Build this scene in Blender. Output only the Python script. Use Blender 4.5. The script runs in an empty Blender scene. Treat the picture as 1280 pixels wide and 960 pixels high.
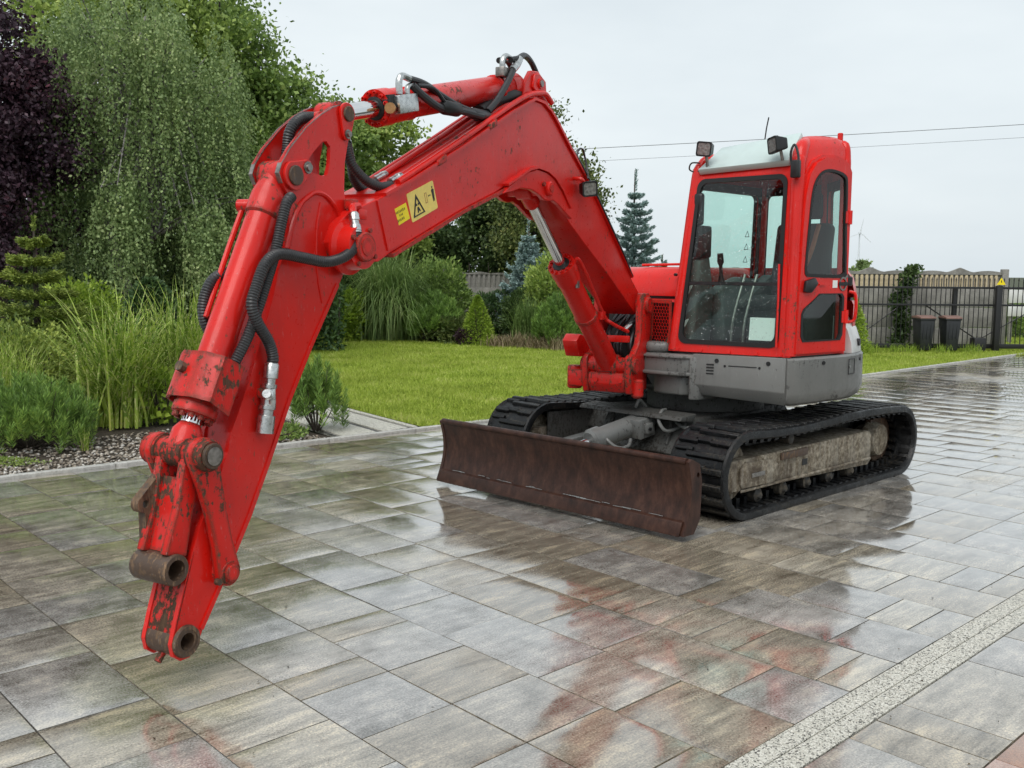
import bpy, bmesh, math, random
import numpy as np
from mathutils import Vector, Matrix
from mathutils.geometry import tessellate_polygon

# ------------------------------------------------------------------ camera, sky, sun, exposure
scene = bpy.context.scene
col = scene.collection
CAM_H = 1.62
PITCH, ROLL = math.radians(6.58), math.radians(0.414)
cam_data = bpy.data.cameras.new('camera')
cam_data.sensor_width = 36.0
cam_data.lens = 1204.4 / 1280.0 * 36.0
cam_data.clip_start = 0.05
cam_data.clip_end = 5000.0
cam = bpy.data.objects.new('camera', cam_data)
col.objects.link(cam)
_fw = Vector((0, math.cos(PITCH), -math.sin(PITCH)))
_up = Vector((0, math.sin(PITCH), math.cos(PITCH)))
_rt = Vector((1, 0, 0))
_r2 = _rt * math.cos(ROLL) + _up * math.sin(ROLL)
_u2 = _up * math.cos(ROLL) - _rt * math.sin(ROLL)
cam.matrix_world = Matrix(((_r2.x, _u2.x, -_fw.x, 0), (_r2.y, _u2.y, -_fw.y, 0), (_r2.z, _u2.z, -_fw.z, CAM_H), (0, 0, 0, 1)))
scene.camera = cam

world = bpy.data.worlds.new('World')
scene.world = world
world.use_nodes = True
SUN_ELEV, SUN_AZ = math.radians(55), math.radians(200)
wt = world.node_tree
wt.nodes.clear()
w_out = wt.nodes.new('ShaderNodeOutputWorld')
w_sky = wt.nodes.new('ShaderNodeTexSky')
w_sky.sky_type = 'NISHITA'
w_sky.sun_disc = False
w_sky.sun_elevation = SUN_ELEV
w_sky.sun_rotation = SUN_AZ
w_sky.dust_density = 4.0
w_bg1 = wt.nodes.new('ShaderNodeBackground'); w_bg1.inputs["Strength"].default_value = 0.08
wt.links.new(w_sky.outputs[0], w_bg1.inputs['Color'])
# the overcast deck: soft grey cloud with faint structure
w_tc = wt.nodes.new('ShaderNodeTexCoord')
w_map = wt.nodes.new('ShaderNodeMapping'); w_map.inputs['Scale'].default_value = (1.0, 1.0, 3.0)
w_noise = wt.nodes.new('ShaderNodeTexNoise')
w_noise.inputs['Scale'].default_value = 1.6; w_noise.inputs['Detail'].default_value = 5.0; w_noise.inputs['Roughness'].default_value = 0.55
w_ramp = wt.nodes.new('ShaderNodeValToRGB')
w_ramp.color_ramp.elements[0].position = 0.3; w_ramp.color_ramp.elements[0].color = (0.495, 0.553, 0.59, 1)
w_ramp.color_ramp.elements[1].position = 0.72; w_ramp.color_ramp.elements[1].color = (0.64, 0.69, 0.71, 1)
w_bg2 = wt.nodes.new('ShaderNodeBackground'); w_bg2.inputs['Strength'].default_value = 1.0
w_mix = wt.nodes.new('ShaderNodeMixShader'); w_mix.inputs[0].default_value = 0.92
wt.links.new(w_tc.outputs['Generated'], w_map.inputs['Vector'])
wt.links.new(w_map.outputs[0], w_noise.inputs['Vector'])
wt.links.new(w_noise.outputs[0], w_ramp.inputs[0])
wt.links.new(w_ramp.outputs[0], w_bg2.inputs['Color'])
wt.links.new(w_bg1.outputs[0], w_mix.inputs[1])
wt.links.new(w_bg2.outputs[0], w_mix.inputs[2])
wt.links.new(w_mix.outputs[0], w_out.inputs['Surface'])

sun_data = bpy.data.lights.new('sun', 'SUN')
sun_data.energy = 1.5
sun_data.angle = math.radians(45)
sun_data.color = (1.0, 0.97, 0.93)
sun = bpy.data.objects.new('sun', sun_data)
col.objects.link(sun)
_sd = Vector((math.sin(SUN_AZ) * math.cos(SUN_ELEV), math.cos(SUN_AZ) * math.cos(SUN_ELEV), math.sin(SUN_ELEV)))
sun.rotation_euler = _sd.to_track_quat('Z', 'Y').to_euler()

vs = scene.view_settings
vs.view_transform = 'Standard'
vs.look = 'None'
vs.exposure = 0.5
vs.gamma = 1.0
vs.use_curve_mapping = False
scene.cycles.use_adaptive_sampling = True
scene.cycles.adaptive_threshold = 0.02
scene.cycles.max_bounces = 6
scene.cycles.diffuse_bounces = 3
scene.cycles.glossy_bounces = 3
scene.cycles.transmission_bounces = 4
scene.cycles.transparent_max_bounces = 10
scene.cycles.caustics_reflective = False
scene.cycles.caustics_refractive = False

# ------------------------------------------------------------------ helpers
rng = np.random.default_rng(7)
random.seed(7)
WM = {}


def tag(o, label=None, cat=None, group=None, kind=None):
    if label: o['label'] = label
    if cat: o['category'] = cat
    if group: o['group'] = group
    if kind: o['kind'] = kind
    return o


def link(name, data, parent=None, M=None):
    M = M or Matrix.Identity(4)
    o = bpy.data.objects.new(name, data)
    col.objects.link(o)
    WM[o] = M
    if parent is not None:
        o.parent = parent
        o.matrix_basis = WM[parent].inverted() @ M
    else:
        o.matrix_basis = M
    return o


def frame(az, x, y, z=0.0):
    """local x = forward (azimuth az+180 from +Y clockwise), y = left, z = up"""
    a = math.radians(az + 180)
    return Matrix.Translation((x, y, z)) @ Matrix.Rotation(math.atan2(math.cos(a), math.sin(a)), 4, 'Z')


def catmull(pts, n=6):
    P = [Vector(p) for p in pts]
    if len(P) < 3:
        return P
    P = [P[0] * 2 - P[1]] + P + [P[-1] * 2 - P[-2]]
    out = []
    for i in range(1, len(P) - 2):
        for k in range(n):
            t = k / n
            a, b, c, d = P[i - 1], P[i], P[i + 1], P[i + 2]
            out.append(0.5 * ((2 * b) + (c - a) * t + (2 * a - 5 * b + 4 * c - d) * t * t + (3 * b - a - 3 * c + d) * t ** 3))
    out.append(P[-2])
    return out


class MB:
    def __init__(s):
        s.v = []; s.f = []

    def add(s, v, f):
        n = len(s.v)
        s.v += [tuple(p) for p in v]
        s.f += [tuple(i + n for i in q) for q in f]
        return s

    def box(s, x0, x1, y0, y1, z0, z1, M=None):
        v = [Vector(p) for p in ((x0, y0, z0), (x1, y0, z0), (x1, y1, z0), (x0, y1, z0), (x0, y0, z1), (x1, y0, z1), (x1, y1, z1), (x0, y1, z1))]
        if M: v = [M @ p for p in v]
        return s.add(v, [(3, 2, 1, 0), (4, 5, 6, 7), (0, 1, 5, 4), (1, 2, 6, 5), (2, 3, 7, 6), (3, 0, 4, 7)])

    def prism(s, poly, w0, w1, holes=(), fn=None):
        """poly in (x,z), extruded over y from w0 to w1; fn maps (x,z,y)->point"""
        fn = fn or (lambda a, b, w: (a, w, b))
        loops = [list(poly)] + [list(h) for h in holes]
        flat = [p for l in loops for p in l]
        n = len(flat)
        v = [fn(p[0], p[1], w0) for p in flat] + [fn(p[0], p[1], w1) for p in flat]
        f = []
        if holes:
            tris = tessellate_polygon([[Vector((p[0], p[1], 0)) for p in l] for l in loops])
            for t in tris:
                f.append(tuple(t)); f.append(tuple(i + n for i in reversed(t)))
        else:
            f.append(tuple(range(n))); f.append(tuple(range(2 * n - 1, n - 1, -1)))
        o = 0
        for l in loops:
            m = len(l)
            for i in range(m):
                j = (i + 1) % m
                f.append((o + i, o + j, n + o + j, n + o + i))
            o += m
        return s.add(v, f)

    def lathe(s, p0, p1, prof, n=20, a0=0.0):
        p0, p1 = Vector(p0), Vector(p1)
        ax = (p1 - p0); L = ax.length; ax.normalize()
        q = ax.to_track_quat('Z', 'Y').to_matrix()
        e1, e2 = q.col[0], q.col[1]
        v = []; f = []
        for t, r in prof:
            c = p0 + ax * (t * L)
            for i in range(n):
                a = a0 + 2 * math.pi * i / n
                v.append(c + (e1 * math.cos(a) + e2 * math.sin(a)) * r)
        for k in range(len(prof) - 1):
            for i in range(n):
                j = (i + 1) % n
                f.append((k * n + i, k * n + j, (k + 1) * n + j, (k + 1) * n + i))
        if prof[0][1] > 1e-6: f.append(tuple(range(n - 1, -1, -1)))
        if prof[-1][1] > 1e-6: f.append(tuple((len(prof) - 1) * n + i for i in range(n)))
        return s.add(v, f)

    def cyl(s, p0, p1, r, r1=None, n=20, ch=0.0):
        r1 = r if r1 is None else r1
        if ch:
            L = (Vector(p1) - Vector(p0)).length; t = min(.45, ch / L)
            return s.lathe(p0, p1, [(0, r - ch), (t, r), (1 - t, r1), (1, r1 - ch)], n)
        return s.lathe(p0, p1, [(0, r), (1, r1)], n)

    def tube(s, path, r, n=8, smooth=6, taper=None):
        P = catmull(path, smooth) if smooth else [Vector(p) for p in path]
        m = len(P)
        v = []; f = []
        up = None
        for i, p in enumerate(P):
            d = (P[min(i + 1, m - 1)] - P[max(i - 1, 0)])
            if d.length < 1e-9: d = Vector((0, 0, 1))
            d.normalize()
            if up is None:
                up = d.orthogonal().normalized()
            else:
                up = (up - d * up.dot(d))
                up = up.normalized() if up.length > 1e-6 else d.orthogonal().normalized()
            e2 = d.cross(up)
            rr = r if taper is None else r + (taper - r) * i / max(1, m - 1)
            for k in range(n):
                a = 2 * math.pi * k / n
                v.append(p + (up * math.cos(a) + e2 * math.sin(a)) * rr)
        for i in range(m - 1):
            for k in range(n):
                j = (k + 1) % n
                f.append((i * n + k, i * n + j, (i + 1) * n + j, (i + 1) * n + k))
        f.append(tuple(range(n - 1, -1, -1))); f.append(tuple((m - 1) * n + k for k in range(n)))
        return s.add(v, f)

    def ribbed(s, path, r, pitch=.011, depth=.0028, n=10):
        """spiral-wrapped hose: ring ridges along a smooth path"""
        P = catmull(path, 10)
        d = [0.0]
        for a, b in zip(P, P[1:]): d.append(d[-1] + (b - a).length)
        m = max(4, int(d[-1] / pitch * 2)); Q = []; i = 0
        for k in range(m + 1):
            t = d[-1] * k / m
            while i < len(d) - 2 and d[i + 1] < t: i += 1
            Q.append(P[i].lerp(P[i + 1], (t - d[i]) / max(1e-9, d[i + 1] - d[i])))
        v = []; f = []; up = None
        for k, p in enumerate(Q):
            t = (Q[min(k + 1, m)] - Q[max(k - 1, 0)]).normalized()
            up = t.orthogonal().normalized() if up is None else (up - t * up.dot(t)).normalized()
            e2 = t.cross(up); rr = r - (depth if k % 2 else 0)
            v += [p + (up * math.cos(2 * math.pi * a / n) + e2 * math.sin(2 * math.pi * a / n)) * rr for a in range(n)]
        for k in range(m):
            for a in range(n):
                b = (a + 1) % n
                f.append((k * n + a, k * n + b, (k + 1) * n + b, (k + 1) * n + a))
        return s.add(v, f)

    def mesh(s, name, mat, bevel=0.0, seg=2, smooth=35, fix=True):
        me = bpy.data.meshes.new(name)
        me.from_pydata(s.v, [], s.f)
        bm = bmesh.new(); bm.from_mesh(me)
        if fix: bmesh.ops.recalc_face_normals(bm, faces=bm.faces)
        if bevel:
            ed = [e for e in bm.edges if len(e.link_faces) == 2 and e.calc_face_angle(0) > math.radians(28)]
            bmesh.ops.bevel(bm, geom=ed, offset=bevel, segments=seg, affect='EDGES', profile=0.5, clamp_overlap=True)
        bm.to_mesh(me); bm.free()
        if smooth:
            me.polygons.foreach_set('use_smooth', [True] * len(me.polygons))
            me.set_sharp_from_angle(angle=math.radians(smooth))
        if mat: me.materials.append(mat)
        return me

    def build(s, name, mat, parent=None, M=None, bevel=0.0, seg=2, smooth=35):
        return link(name, s.mesh(name, mat, bevel, seg, smooth), parent, M)


def fast_mesh(name, verts, nper, mat, smooth=False):
    """verts (n, nper, 3): n separate polygons of nper corners"""
    verts = np.asarray(verts, np.float32)
    n = verts.shape[0]
    me = bpy.data.meshes.new(name)
    me.vertices.add(n * nper)
    me.vertices.foreach_set('co', verts.reshape(-1))
    me.loops.add(n * nper)
    me.loops.foreach_set('vertex_index', np.arange(n * nper, dtype=np.int32))
    me.polygons.add(n)
    me.polygons.foreach_set('loop_start', np.arange(n, dtype=np.int32) * nper)
    me.polygons.foreach_set('loop_total', np.full(n, nper, np.int32))
    me.update(calc_edges=True)
    if mat: me.materials.append(mat)
    return me


# ------------------------------------------------------------------ materials
class Mat:
    def __init__(s, name):
        s.m = bpy.data.materials.new(name); s.m.use_nodes = True
        s.t = s.m.node_tree
        s.b = s.t.nodes['Principled BSDF']
        s.out = s.t.nodes['Material Output']

    def n(s, typ, **kw):
        nd = s.t.nodes.new(typ)
        for k, v in kw.items():
            if k.startswith('_'): setattr(nd, k[1:], v)
            else:
                key = int(k[1:]) if k[0] == 'i' and k[1:].isdigit() else k.replace('_', ' ')
                s.put(nd.inputs[key], v)
        return nd

    def put(s, sock, v):
        if hasattr(v, 'is_output') or isinstance(v, bpy.types.NodeSocket): s.t.links.new(v, sock)
        elif isinstance(v, tuple) and len(v) == 3 and sock.type == 'RGBA': sock.default_value = (*v, 1)
        else: sock.default_value = v

    def set(s, **kw):
        for k, v in kw.items(): s.put(s.b.inputs[k.replace('_', ' ')], v)
        return s

    def ramp(s, fac, stops, interp='LINEAR'):
        r = s.t.nodes.new('ShaderNodeValToRGB')
        r.color_ramp.interpolation = interp
        e = r.color_ramp.elements
        while len(e) < len(stops): e.new(0.5)
        for i, (p, c) in enumerate(stops):
            e[i].position = p
            e[i].color = (*c, 1) if isinstance(c, tuple) else (c, c, c, 1)
        s.t.links.new(fac, r.inputs[0])
        return r.outputs[0]

    def noise(s, scale, detail=4, rough=.55, vec=None, dist=0.0):
        nd = s.n('ShaderNodeTexNoise')
        nd.inputs['Scale'].default_value = scale; nd.inputs['Detail'].default_value = detail
        nd.inputs['Roughness'].default_value = rough; nd.inputs['Distortion'].default_value = dist
        if vec is not None: s.t.links.new(vec, nd.inputs['Vector'])
        return nd.outputs[0]

    def coord(s, kind='Object', scale=None, rot=None, vec=None):
        o = vec
        if o is None:
            o = s.n('ShaderNodeNewGeometry').outputs['Position'] if kind == 'Position' else s.n('ShaderNodeTexCoord').outputs[kind]
        if scale or rot:
            mp = s.n('ShaderNodeMapping', _vector_type='POINT')
            if rot: mp.inputs['Rotation'].default_value = rot
            if scale: mp.inputs['Scale'].default_value = scale
            s.t.links.new(o, mp.inputs['Vector']); o = mp.outputs[0]
        return o

    def mix(s, fac, a, b, blend='MIX'):
        nd = s.n('ShaderNodeMix', _data_type='RGBA', _blend_type=blend)
        s.put(nd.inputs[0], fac); s.put(nd.inputs[6], a); s.put(nd.inputs[7], b)
        return nd.outputs[2]

    def math(s, op, a, b=0.0, c=None):
        nd = s.n('ShaderNodeMath', _operation=op)
        s.put(nd.inputs[0], a); s.put(nd.inputs[1], b)
        if c is not None: s.put(nd.inputs[2], c)
        return nd.outputs[0]

    def bump(s, h, strength=.3, dist=.01):
        nd = s.n('ShaderNodeBump')
        nd.inputs['Strength'].default_value = strength; nd.inputs['Distance'].default_value = dist
        s.t.links.new(h, nd.inputs['Height'])
        s.t.links.new(nd.outputs[0], s.b.inputs['Normal'])
        return s


def paint(name, base, chip=0.5, rough=.32, chipcol=(.09, .055, .035), coat=.5, spec=.5, dirt=.3, edge=0.0):
    """painted steel; chip = share of noise left as bare/rusty metal"""
    m = Mat(name)
    p = m.coord('Object')
    big = m.noise(2.3, 3, .6, p)
    fine = m.noise(34, 5, .68, p)
    c = m.mix(m.ramp(big, [(.35, 0.0), (.7, 1.0)]), base, tuple(x * .82 for x in base))
    stain = m.noise(1.0, 4, .7, m.coord('Object', (7, 7, 1.2)))
    c = m.mix(m.math('MULTIPLY', m.ramp(stain, [(.52, 0.0), (.75, 1.0)]), dirt), c, tuple(.35 * x + .03 for x in base))
    scr = m.noise(1.0, 3, .7, m.coord('Object', (60, 60, 9)))
    chips = m.ramp(m.math('ADD', m.math('MULTIPLY', big, .34), m.math('ADD', m.math('MULTIPLY', fine, .42), m.math('MULTIPLY', scr, .30))), [(1.0 - chip, 0.0), (1.0 - chip + .035, 1.0)])
    if edge:
        # paint worn off along the edges of the part
        bv = m.n('ShaderNodeBevel', _samples=4); bv.inputs['Radius'].default_value = edge
        dt = m.n('ShaderNodeVectorMath', _operation='DOT_PRODUCT'); m.t.links.new(bv.outputs[0], dt.inputs[0]); m.t.links.new(m.n('ShaderNodeNewGeometry').outputs['Normal'], dt.inputs[1])
        ed = m.math('MULTIPLY', m.ramp(dt.outputs['Value'], [(.90, 1.0), (.997, 0.0)]), m.ramp(fine, [(.34, 0.0), (.46, 1.0)]))
        chips = m.math('MAXIMUM', chips, ed)
    c = m.mix(chips, c, m.ramp(scr, [(.3, tuple(x * .5 for x in chipcol)), (.6, chipcol), (.8, tuple(min(1, x * 2.2) for x in chipcol))]))
    scuff = m.noise(1.0, 4, .75, m.coord('Object', (90, 90, 14), (.5, .9, .3)))
    c = m.mix(m.math('MULTIPLY', m.ramp(scuff, [(.62, 0.0), (.70, 1.0)]), .5), c, tuple(min(.8, .45 * x + .22) for x in base))
    dust = m.noise(.9, 4, .7, p)
    c = m.mix(m.math('MULTIPLY', m.ramp(dust, [(.48, 0.0), (.75, 1.0)]), dirt * .5), c, tuple(.72 * x + .055 for x in base))
    m.set(Base_Color=c, Roughness=m.math('ADD', m.math('MULTIPLY', chips, .35), m.ramp(fine, [(.3, rough * .75), (.75, rough * 1.35)])))
    m.b.inputs['Specular IOR Level'].default_value = spec
    m.put(m.b.inputs['Coat Weight'], m.math('MULTIPLY', m.math('SUBTRACT', 1.0, chips), coat))
    m.b.inputs['Coat Roughness'].default_value = .12
    m.bump(m.math('SUBTRACT', m.math('MULTIPLY', fine, .25), m.math('MULTIPLY', chips, .5)), .25, .004)
    return m.m


RED = (.70, .0125, .007)
M_red = paint('red_paint', RED, .385, .32, coat=.2, spec=.3, dirt=.3)
M_red_worn = paint('worn_red_paint', (.66, .014, .009), .44, .42, (.08, .048, .03), coat=.2, spec=.3, edge=.03)
M_red_rusty = paint('rusted_red_paint', (.56, .018, .012), .495, .5, (.07, .04, .024), coat=.1, spec=.3, edge=.035)
M_rust = paint('rusty_steel', (.075, .044, .028), .46, .55, (.16, .1, .06), coat=0)
M_grey = paint('grey_paint', (.175, .178, .17), .42, .45, (.075, .075, .07), coat=.15, dirt=.5)
M_white = paint('white_paint', (.7, .7, .68), .34, .4, (.3, .28, .25), coat=.2)
M_under = paint('dusty_undercarriage_paint', (.06, .06, .055), .45, .6, (.025, .022, .018), coat=0, dirt=.6)


def simple(name, c, rough=.5, metal=0.0, nz=0.0, scale=20, spec=.5):
    m = Mat(name)
    if nz:
        n = m.noise(scale, 5, .6, m.coord('Object'))
        cc = m.mix(m.ramp(n, [(.3, 0.0), (.72, 1.0)]), tuple(x * (1 - nz) for x in c), tuple(min(1, x * (1 + nz)) for x in c))
        m.set(Base_Color=cc, Roughness=m.ramp(n, [(.3, max(.02, rough * .75)), (.75, min(1.0, rough * 1.3))]))
        m.bump(n, .15, .003)
    else:
        m.set(Base_Color=c, Roughness=rough)
    m.b.inputs['Metallic'].default_value = metal
    m.b.inputs['Specular IOR Level'].default_value = spec
    return m.m


M_chrome = simple('chrome_rod', (.72, .72, .72), .09, 1.0, .08, 8)
M_fitting = simple('zinc_fitting', (.55, .56, .55), .3, 1.0, .3, 60)
M_steel = simple('worn_steel', (.28, .26, .24), .42, 1.0, .4, 40)
M_hose = simple('rubber_hose', (.022, .022, .024), .42, 0, .4, 40)
M_black = simple('black_plastic', (.012, .012, .013), .4, 0, .3, 25)
M_seal = simple('rubber_seal', (.006, .006, .006), .5)
M_interior = simple('dark_interior_plastic', (.02, .02, .021), .6, 0, .3, 12)
M_intgrey = simple('grey_interior_trim', (.075, .08, .076), .6, 0, .2, 8)
M_seat = simple('seat_fabric', (.018, .018, .02), .9, 0, .4, 80)
M_paper = simple('paper', (.78, .8, .78), .7)
M_yellow = simple('yellow_decal', (.86, .66, .16), .4, 0, .12, 30)
M_yellow2 = simple('bright_yellow_decal', (.9, .72, .01), .4, 0, .1, 30)
M_ink = simple('black_ink', (.01, .01, .01), .5)
M_lens = simple('lamp_lens', (.34, .34, .33), .12, .5, .5, 60)
M_brass = simple('copper_plug', (.5, .27, .12), .4, .6, .2, 40)

M_sleeve = simple('spiral_hose_sleeve', (.028, .028, .030), .42, 0, .3, 60)

# track rubber, wet and muddy
_m = Mat('track_rubber')
_p = _m.coord('Object'); _a = _m.noise(9, 7, .65, _p); _b = _m.noise(2.0, 4, .6, _p)
_f = _m.ramp(_m.math('ADD', _m.math('MULTIPLY', _a, .6), _m.math('MULTIPLY', _b, .4)), [(.5, 0.0), (.72, 1.0)])
_md = _m.ramp(_m.math('ADD', _m.math('MULTIPLY', _m.noise(38, 5, .7, _p), .6), _m.math('MULTIPLY', _b, .4)), [(.55, 0.0), (.66, .7)])
_m.set(Base_Color=_m.mix(_md, _m.mix(_f, (.0045, .0048, .0055), (.016, .016, .015)), (.07, .058, .042)), Roughness=_m.ramp(_a, [(.35, .25), (.7, .65)])); _m.bump(_a, .8, .016); _m.b.inputs['Specular IOR Level'].default_value = .35
M_rubber = _m.m

# mud-caked track frame
_m = Mat('mud_caked_steel')
_p = _m.coord('Object'); _a = _m.noise(30, 8, .7, _p); _b = _m.noise(3.0, 5, .65, _p); _s = _m.noise(1, 5, .6, _m.coord('Object', (26, 26, 2.0)))
_c = _m.ramp(_a, [(.30, (.04, .03, .02)), (.47, (.17, .135, .09)), (.66, (.42, .37, .29))])
_c = _m.mix(_m.ramp(_s, [(.45, 0.0), (.7, .6)]), _c, (.42, .39, .33))
_c = _m.mix(_m.ramp(_b, [(.48, 0.0), (.66, .85)]), _c, (.05, .032, .02))
_m.set(Base_Color=_c, Roughness=.75); _m.bump(_a, .7, .012)
M_mud = _m.m

# dozer blade: dark brown rust with vertical scratches
_m = Mat('brown_blade_steel')
_a = _m.noise(1.0, 8, .72, _m.coord('Object', (13, 13, 6))); _b = _m.noise(5, 6, .7, _m.coord('Object')); _s = _m.noise(120, 3, .6, _m.coord('Object', (1, 1, .12)))
_c = _m.ramp(_a, [(.3, (.014, .0065, .0045)), (.5, (.042, .0175, .0115)), (.68, (.075, .034, .022)), (.8, (.16, .09, .06))])
_c = _m.mix(_m.ramp(_b, [(.55, 0.0), (.8, .5)]), _c, (.02, .013, .011))
_c = _m.mix(_m.ramp(_s, [(.7, 0.0), (.8, .5)]), _c, (.2, .16, .13))
_m.set(Base_Color=_c, Roughness=_m.ramp(_b, [(.3, .33), (.7, .55)])); _m.bump(_a, .35, .004); _m.b.inputs['Specular IOR Level'].default_value = .28
M_blade = _m.m

# window glass: thin tinted pane with drops
def glass(name, tint, drops=True):
    m = Mat(name)
    tr = m.n('ShaderNodeBsdfTransparent', Color=tint)
    gl = m.n('ShaderNodeBsdfGlossy', Color=(1, 1, 1), Roughness=.03)
    lw = m.n('ShaderNodeFresnel', IOR=1.5)
    fac = m.math('MULTIPLY', lw.outputs[0], m.math('SUBTRACT', 1.0, m.n('ShaderNodeNewGeometry').outputs['Backfacing']))
    if drops:
        v = m.n('ShaderNodeTexVoronoi'); v.inputs['Scale'].default_value = 70
        m.t.links.new(m.coord('Object'), v.inputs['Vector'])
        d = m.ramp(v.outputs['Distance'], [(.0, 1.0), (.22, 1.0), (.3, 0.0)])
        k = m.ramp(m.noise(40, 2, .5, m.coord('Object')), [(.5, 0.0), (.6, 1.0)])
        dm = m.math('MULTIPLY', d, k)
        bp = m.n('ShaderNodeBump', Strength=.8, Distance=.004); m.t.links.new(dm, bp.inputs['Height'])
        m.t.links.new(bp.outputs[0], gl.inputs['Normal'])
        fac = m.math('ADD', fac, m.math('MULTIPLY', dm, .28))
    mx = m.n('ShaderNodeMixShader'); m.put(mx.inputs[0], fac)
    m.t.links.new(tr.outputs[0], mx.inputs[1]); m.t.links.new(gl.outputs[0], mx.inputs[2])
    m.t.links.new(mx.outputs[0], m.out.inputs['Surface'])
    return m.m


M_glass = glass('tinted_window_glass', (.89, .965, .94))
M_glass_side = glass('side_window_glass', (.85, .945, .915), False)


def leafmat(name, stops, trans=.3, rough=.5, spec=.3, extra=None):
    m = Mat(name)
    isl = m.n('ShaderNodeNewGeometry').outputs['Random Per Island']
    n = m.noise(1.3, 3, .5, m.coord('Object'))
    f = m.math('ADD', m.math('MULTIPLY', isl, .6), m.math('SUBTRACT', m.math('MULTIPLY', n, 1.1), .35))
    c = m.ramp(f, stops)
    if extra: c = extra(m, c)
    m.set(Base_Color=c, Roughness=rough)
    m.b.inputs['Specular IOR Level'].default_value = spec
    if trans:
        tl = m.n('ShaderNodeBsdfTranslucent')
        m.t.links.new(c, tl.inputs['Color'])
        mx = m.n('ShaderNodeMixShader'); mx.inputs[0].default_value = trans
        m.t.links.new(m.b.outputs[0], mx.inputs[1]); m.t.links.new(tl.outputs[0], mx.inputs[2])
        m.t.links.new(mx.outputs[0], m.out.inputs['Surface'])
    return m.m


def bark(name, c1, c2):
    m = Mat(name)
    n = m.noise(6, 6, .65, m.coord('Object', (4, 4, .8)))
    m.set(Base_Color=m.ramp(n, [(.35, c1), (.65, c2)]), Roughness=.85); m.bump(n, .6, .02)
    return m.m


M_bark = bark('tree_bark', (.035, .028, .02), (.11, .09, .07))
M_bark_birch = bark('birch_bark', (.05, .045, .04), (.42, .4, .37))

# ------------------------------------------------------------------ the setting: ground, paving, kerb, lawn, bed, path
AZB = math.radians(46.84)
dB = np.array([math.sin(AZB), math.cos(AZB)])          # along the joints that run to the right
dC = np.array([-math.cos(AZB), math.sin(AZB)])         # along the continuous rows
ROTB = math.atan2(dB[1], dB[0])
M_BC = Matrix.Rotation(ROTB, 4, 'Z')


def bc(b, c):
    p = dB * b + dC * c
    return float(p[0]), float(p[1])


KERB = [(-6, 8.32), (2.1, 8.04), (6.2, 7.80), (14.6, 7.42), (21.5, 7.36), (26, 7.3)]


def kerb_c(b):
    for (b0, c0), (b1, c1) in zip(KERB, KERB[1:]):
        if b <= b1:
            return c0 + (c1 - c0) * (b - b0) / (b1 - b0)
    return KERB[-1][1]


def sheet(name, poly, z, mat, kind='structure', sub=0):
    bm = bmesh.new()
    bm.faces.new([bm.verts.new((x, y, z)) for x, y in poly])
    bmesh.ops.triangulate(bm, faces=bm.faces)
    me = bpy.data.meshes.new(name); bm.to_mesh(me); bm.free()
    if me.polygons and me.polygons[0].normal.z < 0: me.flip_normals()
    me.materials.append(mat)
    return tag(link(name, me), kind=kind)


_m = Mat('far_ground_soil'); _n = _m.noise(.4, 6, .6, _m.coord('Position')); _n2 = _m.noise(18, 5, .6, _m.coord('Position'))
_m.set(Base_Color=_m.mix(_n2, _m.ramp(_n, [(.4, (.05, .065, .02)), (.65, (.09, .085, .05))]), (.03, .04, .014)), Roughness=.9)
sheet('ground', [(-900, -60), (900, -60), (900, 1500), (-900, 1500)], -.06, _m.m)

# lawn soil under the blades
_m = Mat('lawn_turf'); _p = _m.coord('Position')
_n = _m.noise(.55, 4, .6, _p); _n2 = _m.noise(28, 5, .65, _p); _n3 = _m.noise(3.0, 5, .6, _p)
_c = _m.ramp(_n2, [(.3, (.14, .19, .022)), (.55, (.27, .35, .045)), (.75, (.40, .46, .10))])
_c = _m.mix(_m.ramp(_n, [(.40, 0.0), (.62, .7)]), _c, (.20, .20, .045))
_c = _m.mix(_m.ramp(_n3, [(.62, 0.0), (.75, .4)]), _c, (.24, .21, .08))
_m.set(Base_Color=_c, Roughness=.9); _m.b.inputs['Specular IOR Level'].default_value = .15
_m.bump(_n2, .8, .03)
M_turf = _m.m
LAWN = [bc(6.16, 7.86), bc(7.3, 7.76), bc(14.6, 7.46), bc(21.0, 7.41), (13.5, 21.0), (13.5, 27.5), (-6.5, 28.5), (-6.0, 22), (-4.2, 17.5), (-2.6, 13.5), bc(6.75, 11.0), bc(6.35, 9.5)]
sheet('lawn', LAWN, .004, M_turf)

# garden bed soil
_m = Mat('bed_mulch'); _p = _m.coord('Position'); _n = _m.noise(22, 6, .7, _p)
_m.set(Base_Color=_m.ramp(_n, [(.3, (.02, .014, .01)), (.6, (.06, .045, .03)), (.8, (.13, .1, .07))]), Roughness=.9); _m.bump(_n, .8, .03)
sheet('garden_bed', [bc(-6, 8.40), bc(2.1, 8.12), bc(5.15, 7.95), bc(5.15, 8.9), bc(6.1, 10.2), (-2.6, 13.5), (-4.2, 17.5), (-6.0, 22), (-6.5, 28.5), (-16, 28), (-14, 9)], -.012, _m.m)

# paving ------------------------------------------------------------
_m = Mat('joint_sand'); _n = _m.noise(60, 4, .6, _m.coord('Position'))
_m.set(Base_Color=_m.ramp(_n, [(.3, (.018, .016, .014)), (.7, (.06, .055, .047))]), Roughness=.8)
pavement = sheet('pavement', [bc(-3, 8.2)] + [bc(b, c) for b, c in KERB[1:]] + [bc(26, -3), bc(-3, -3)], -.016, _m.m)


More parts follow.
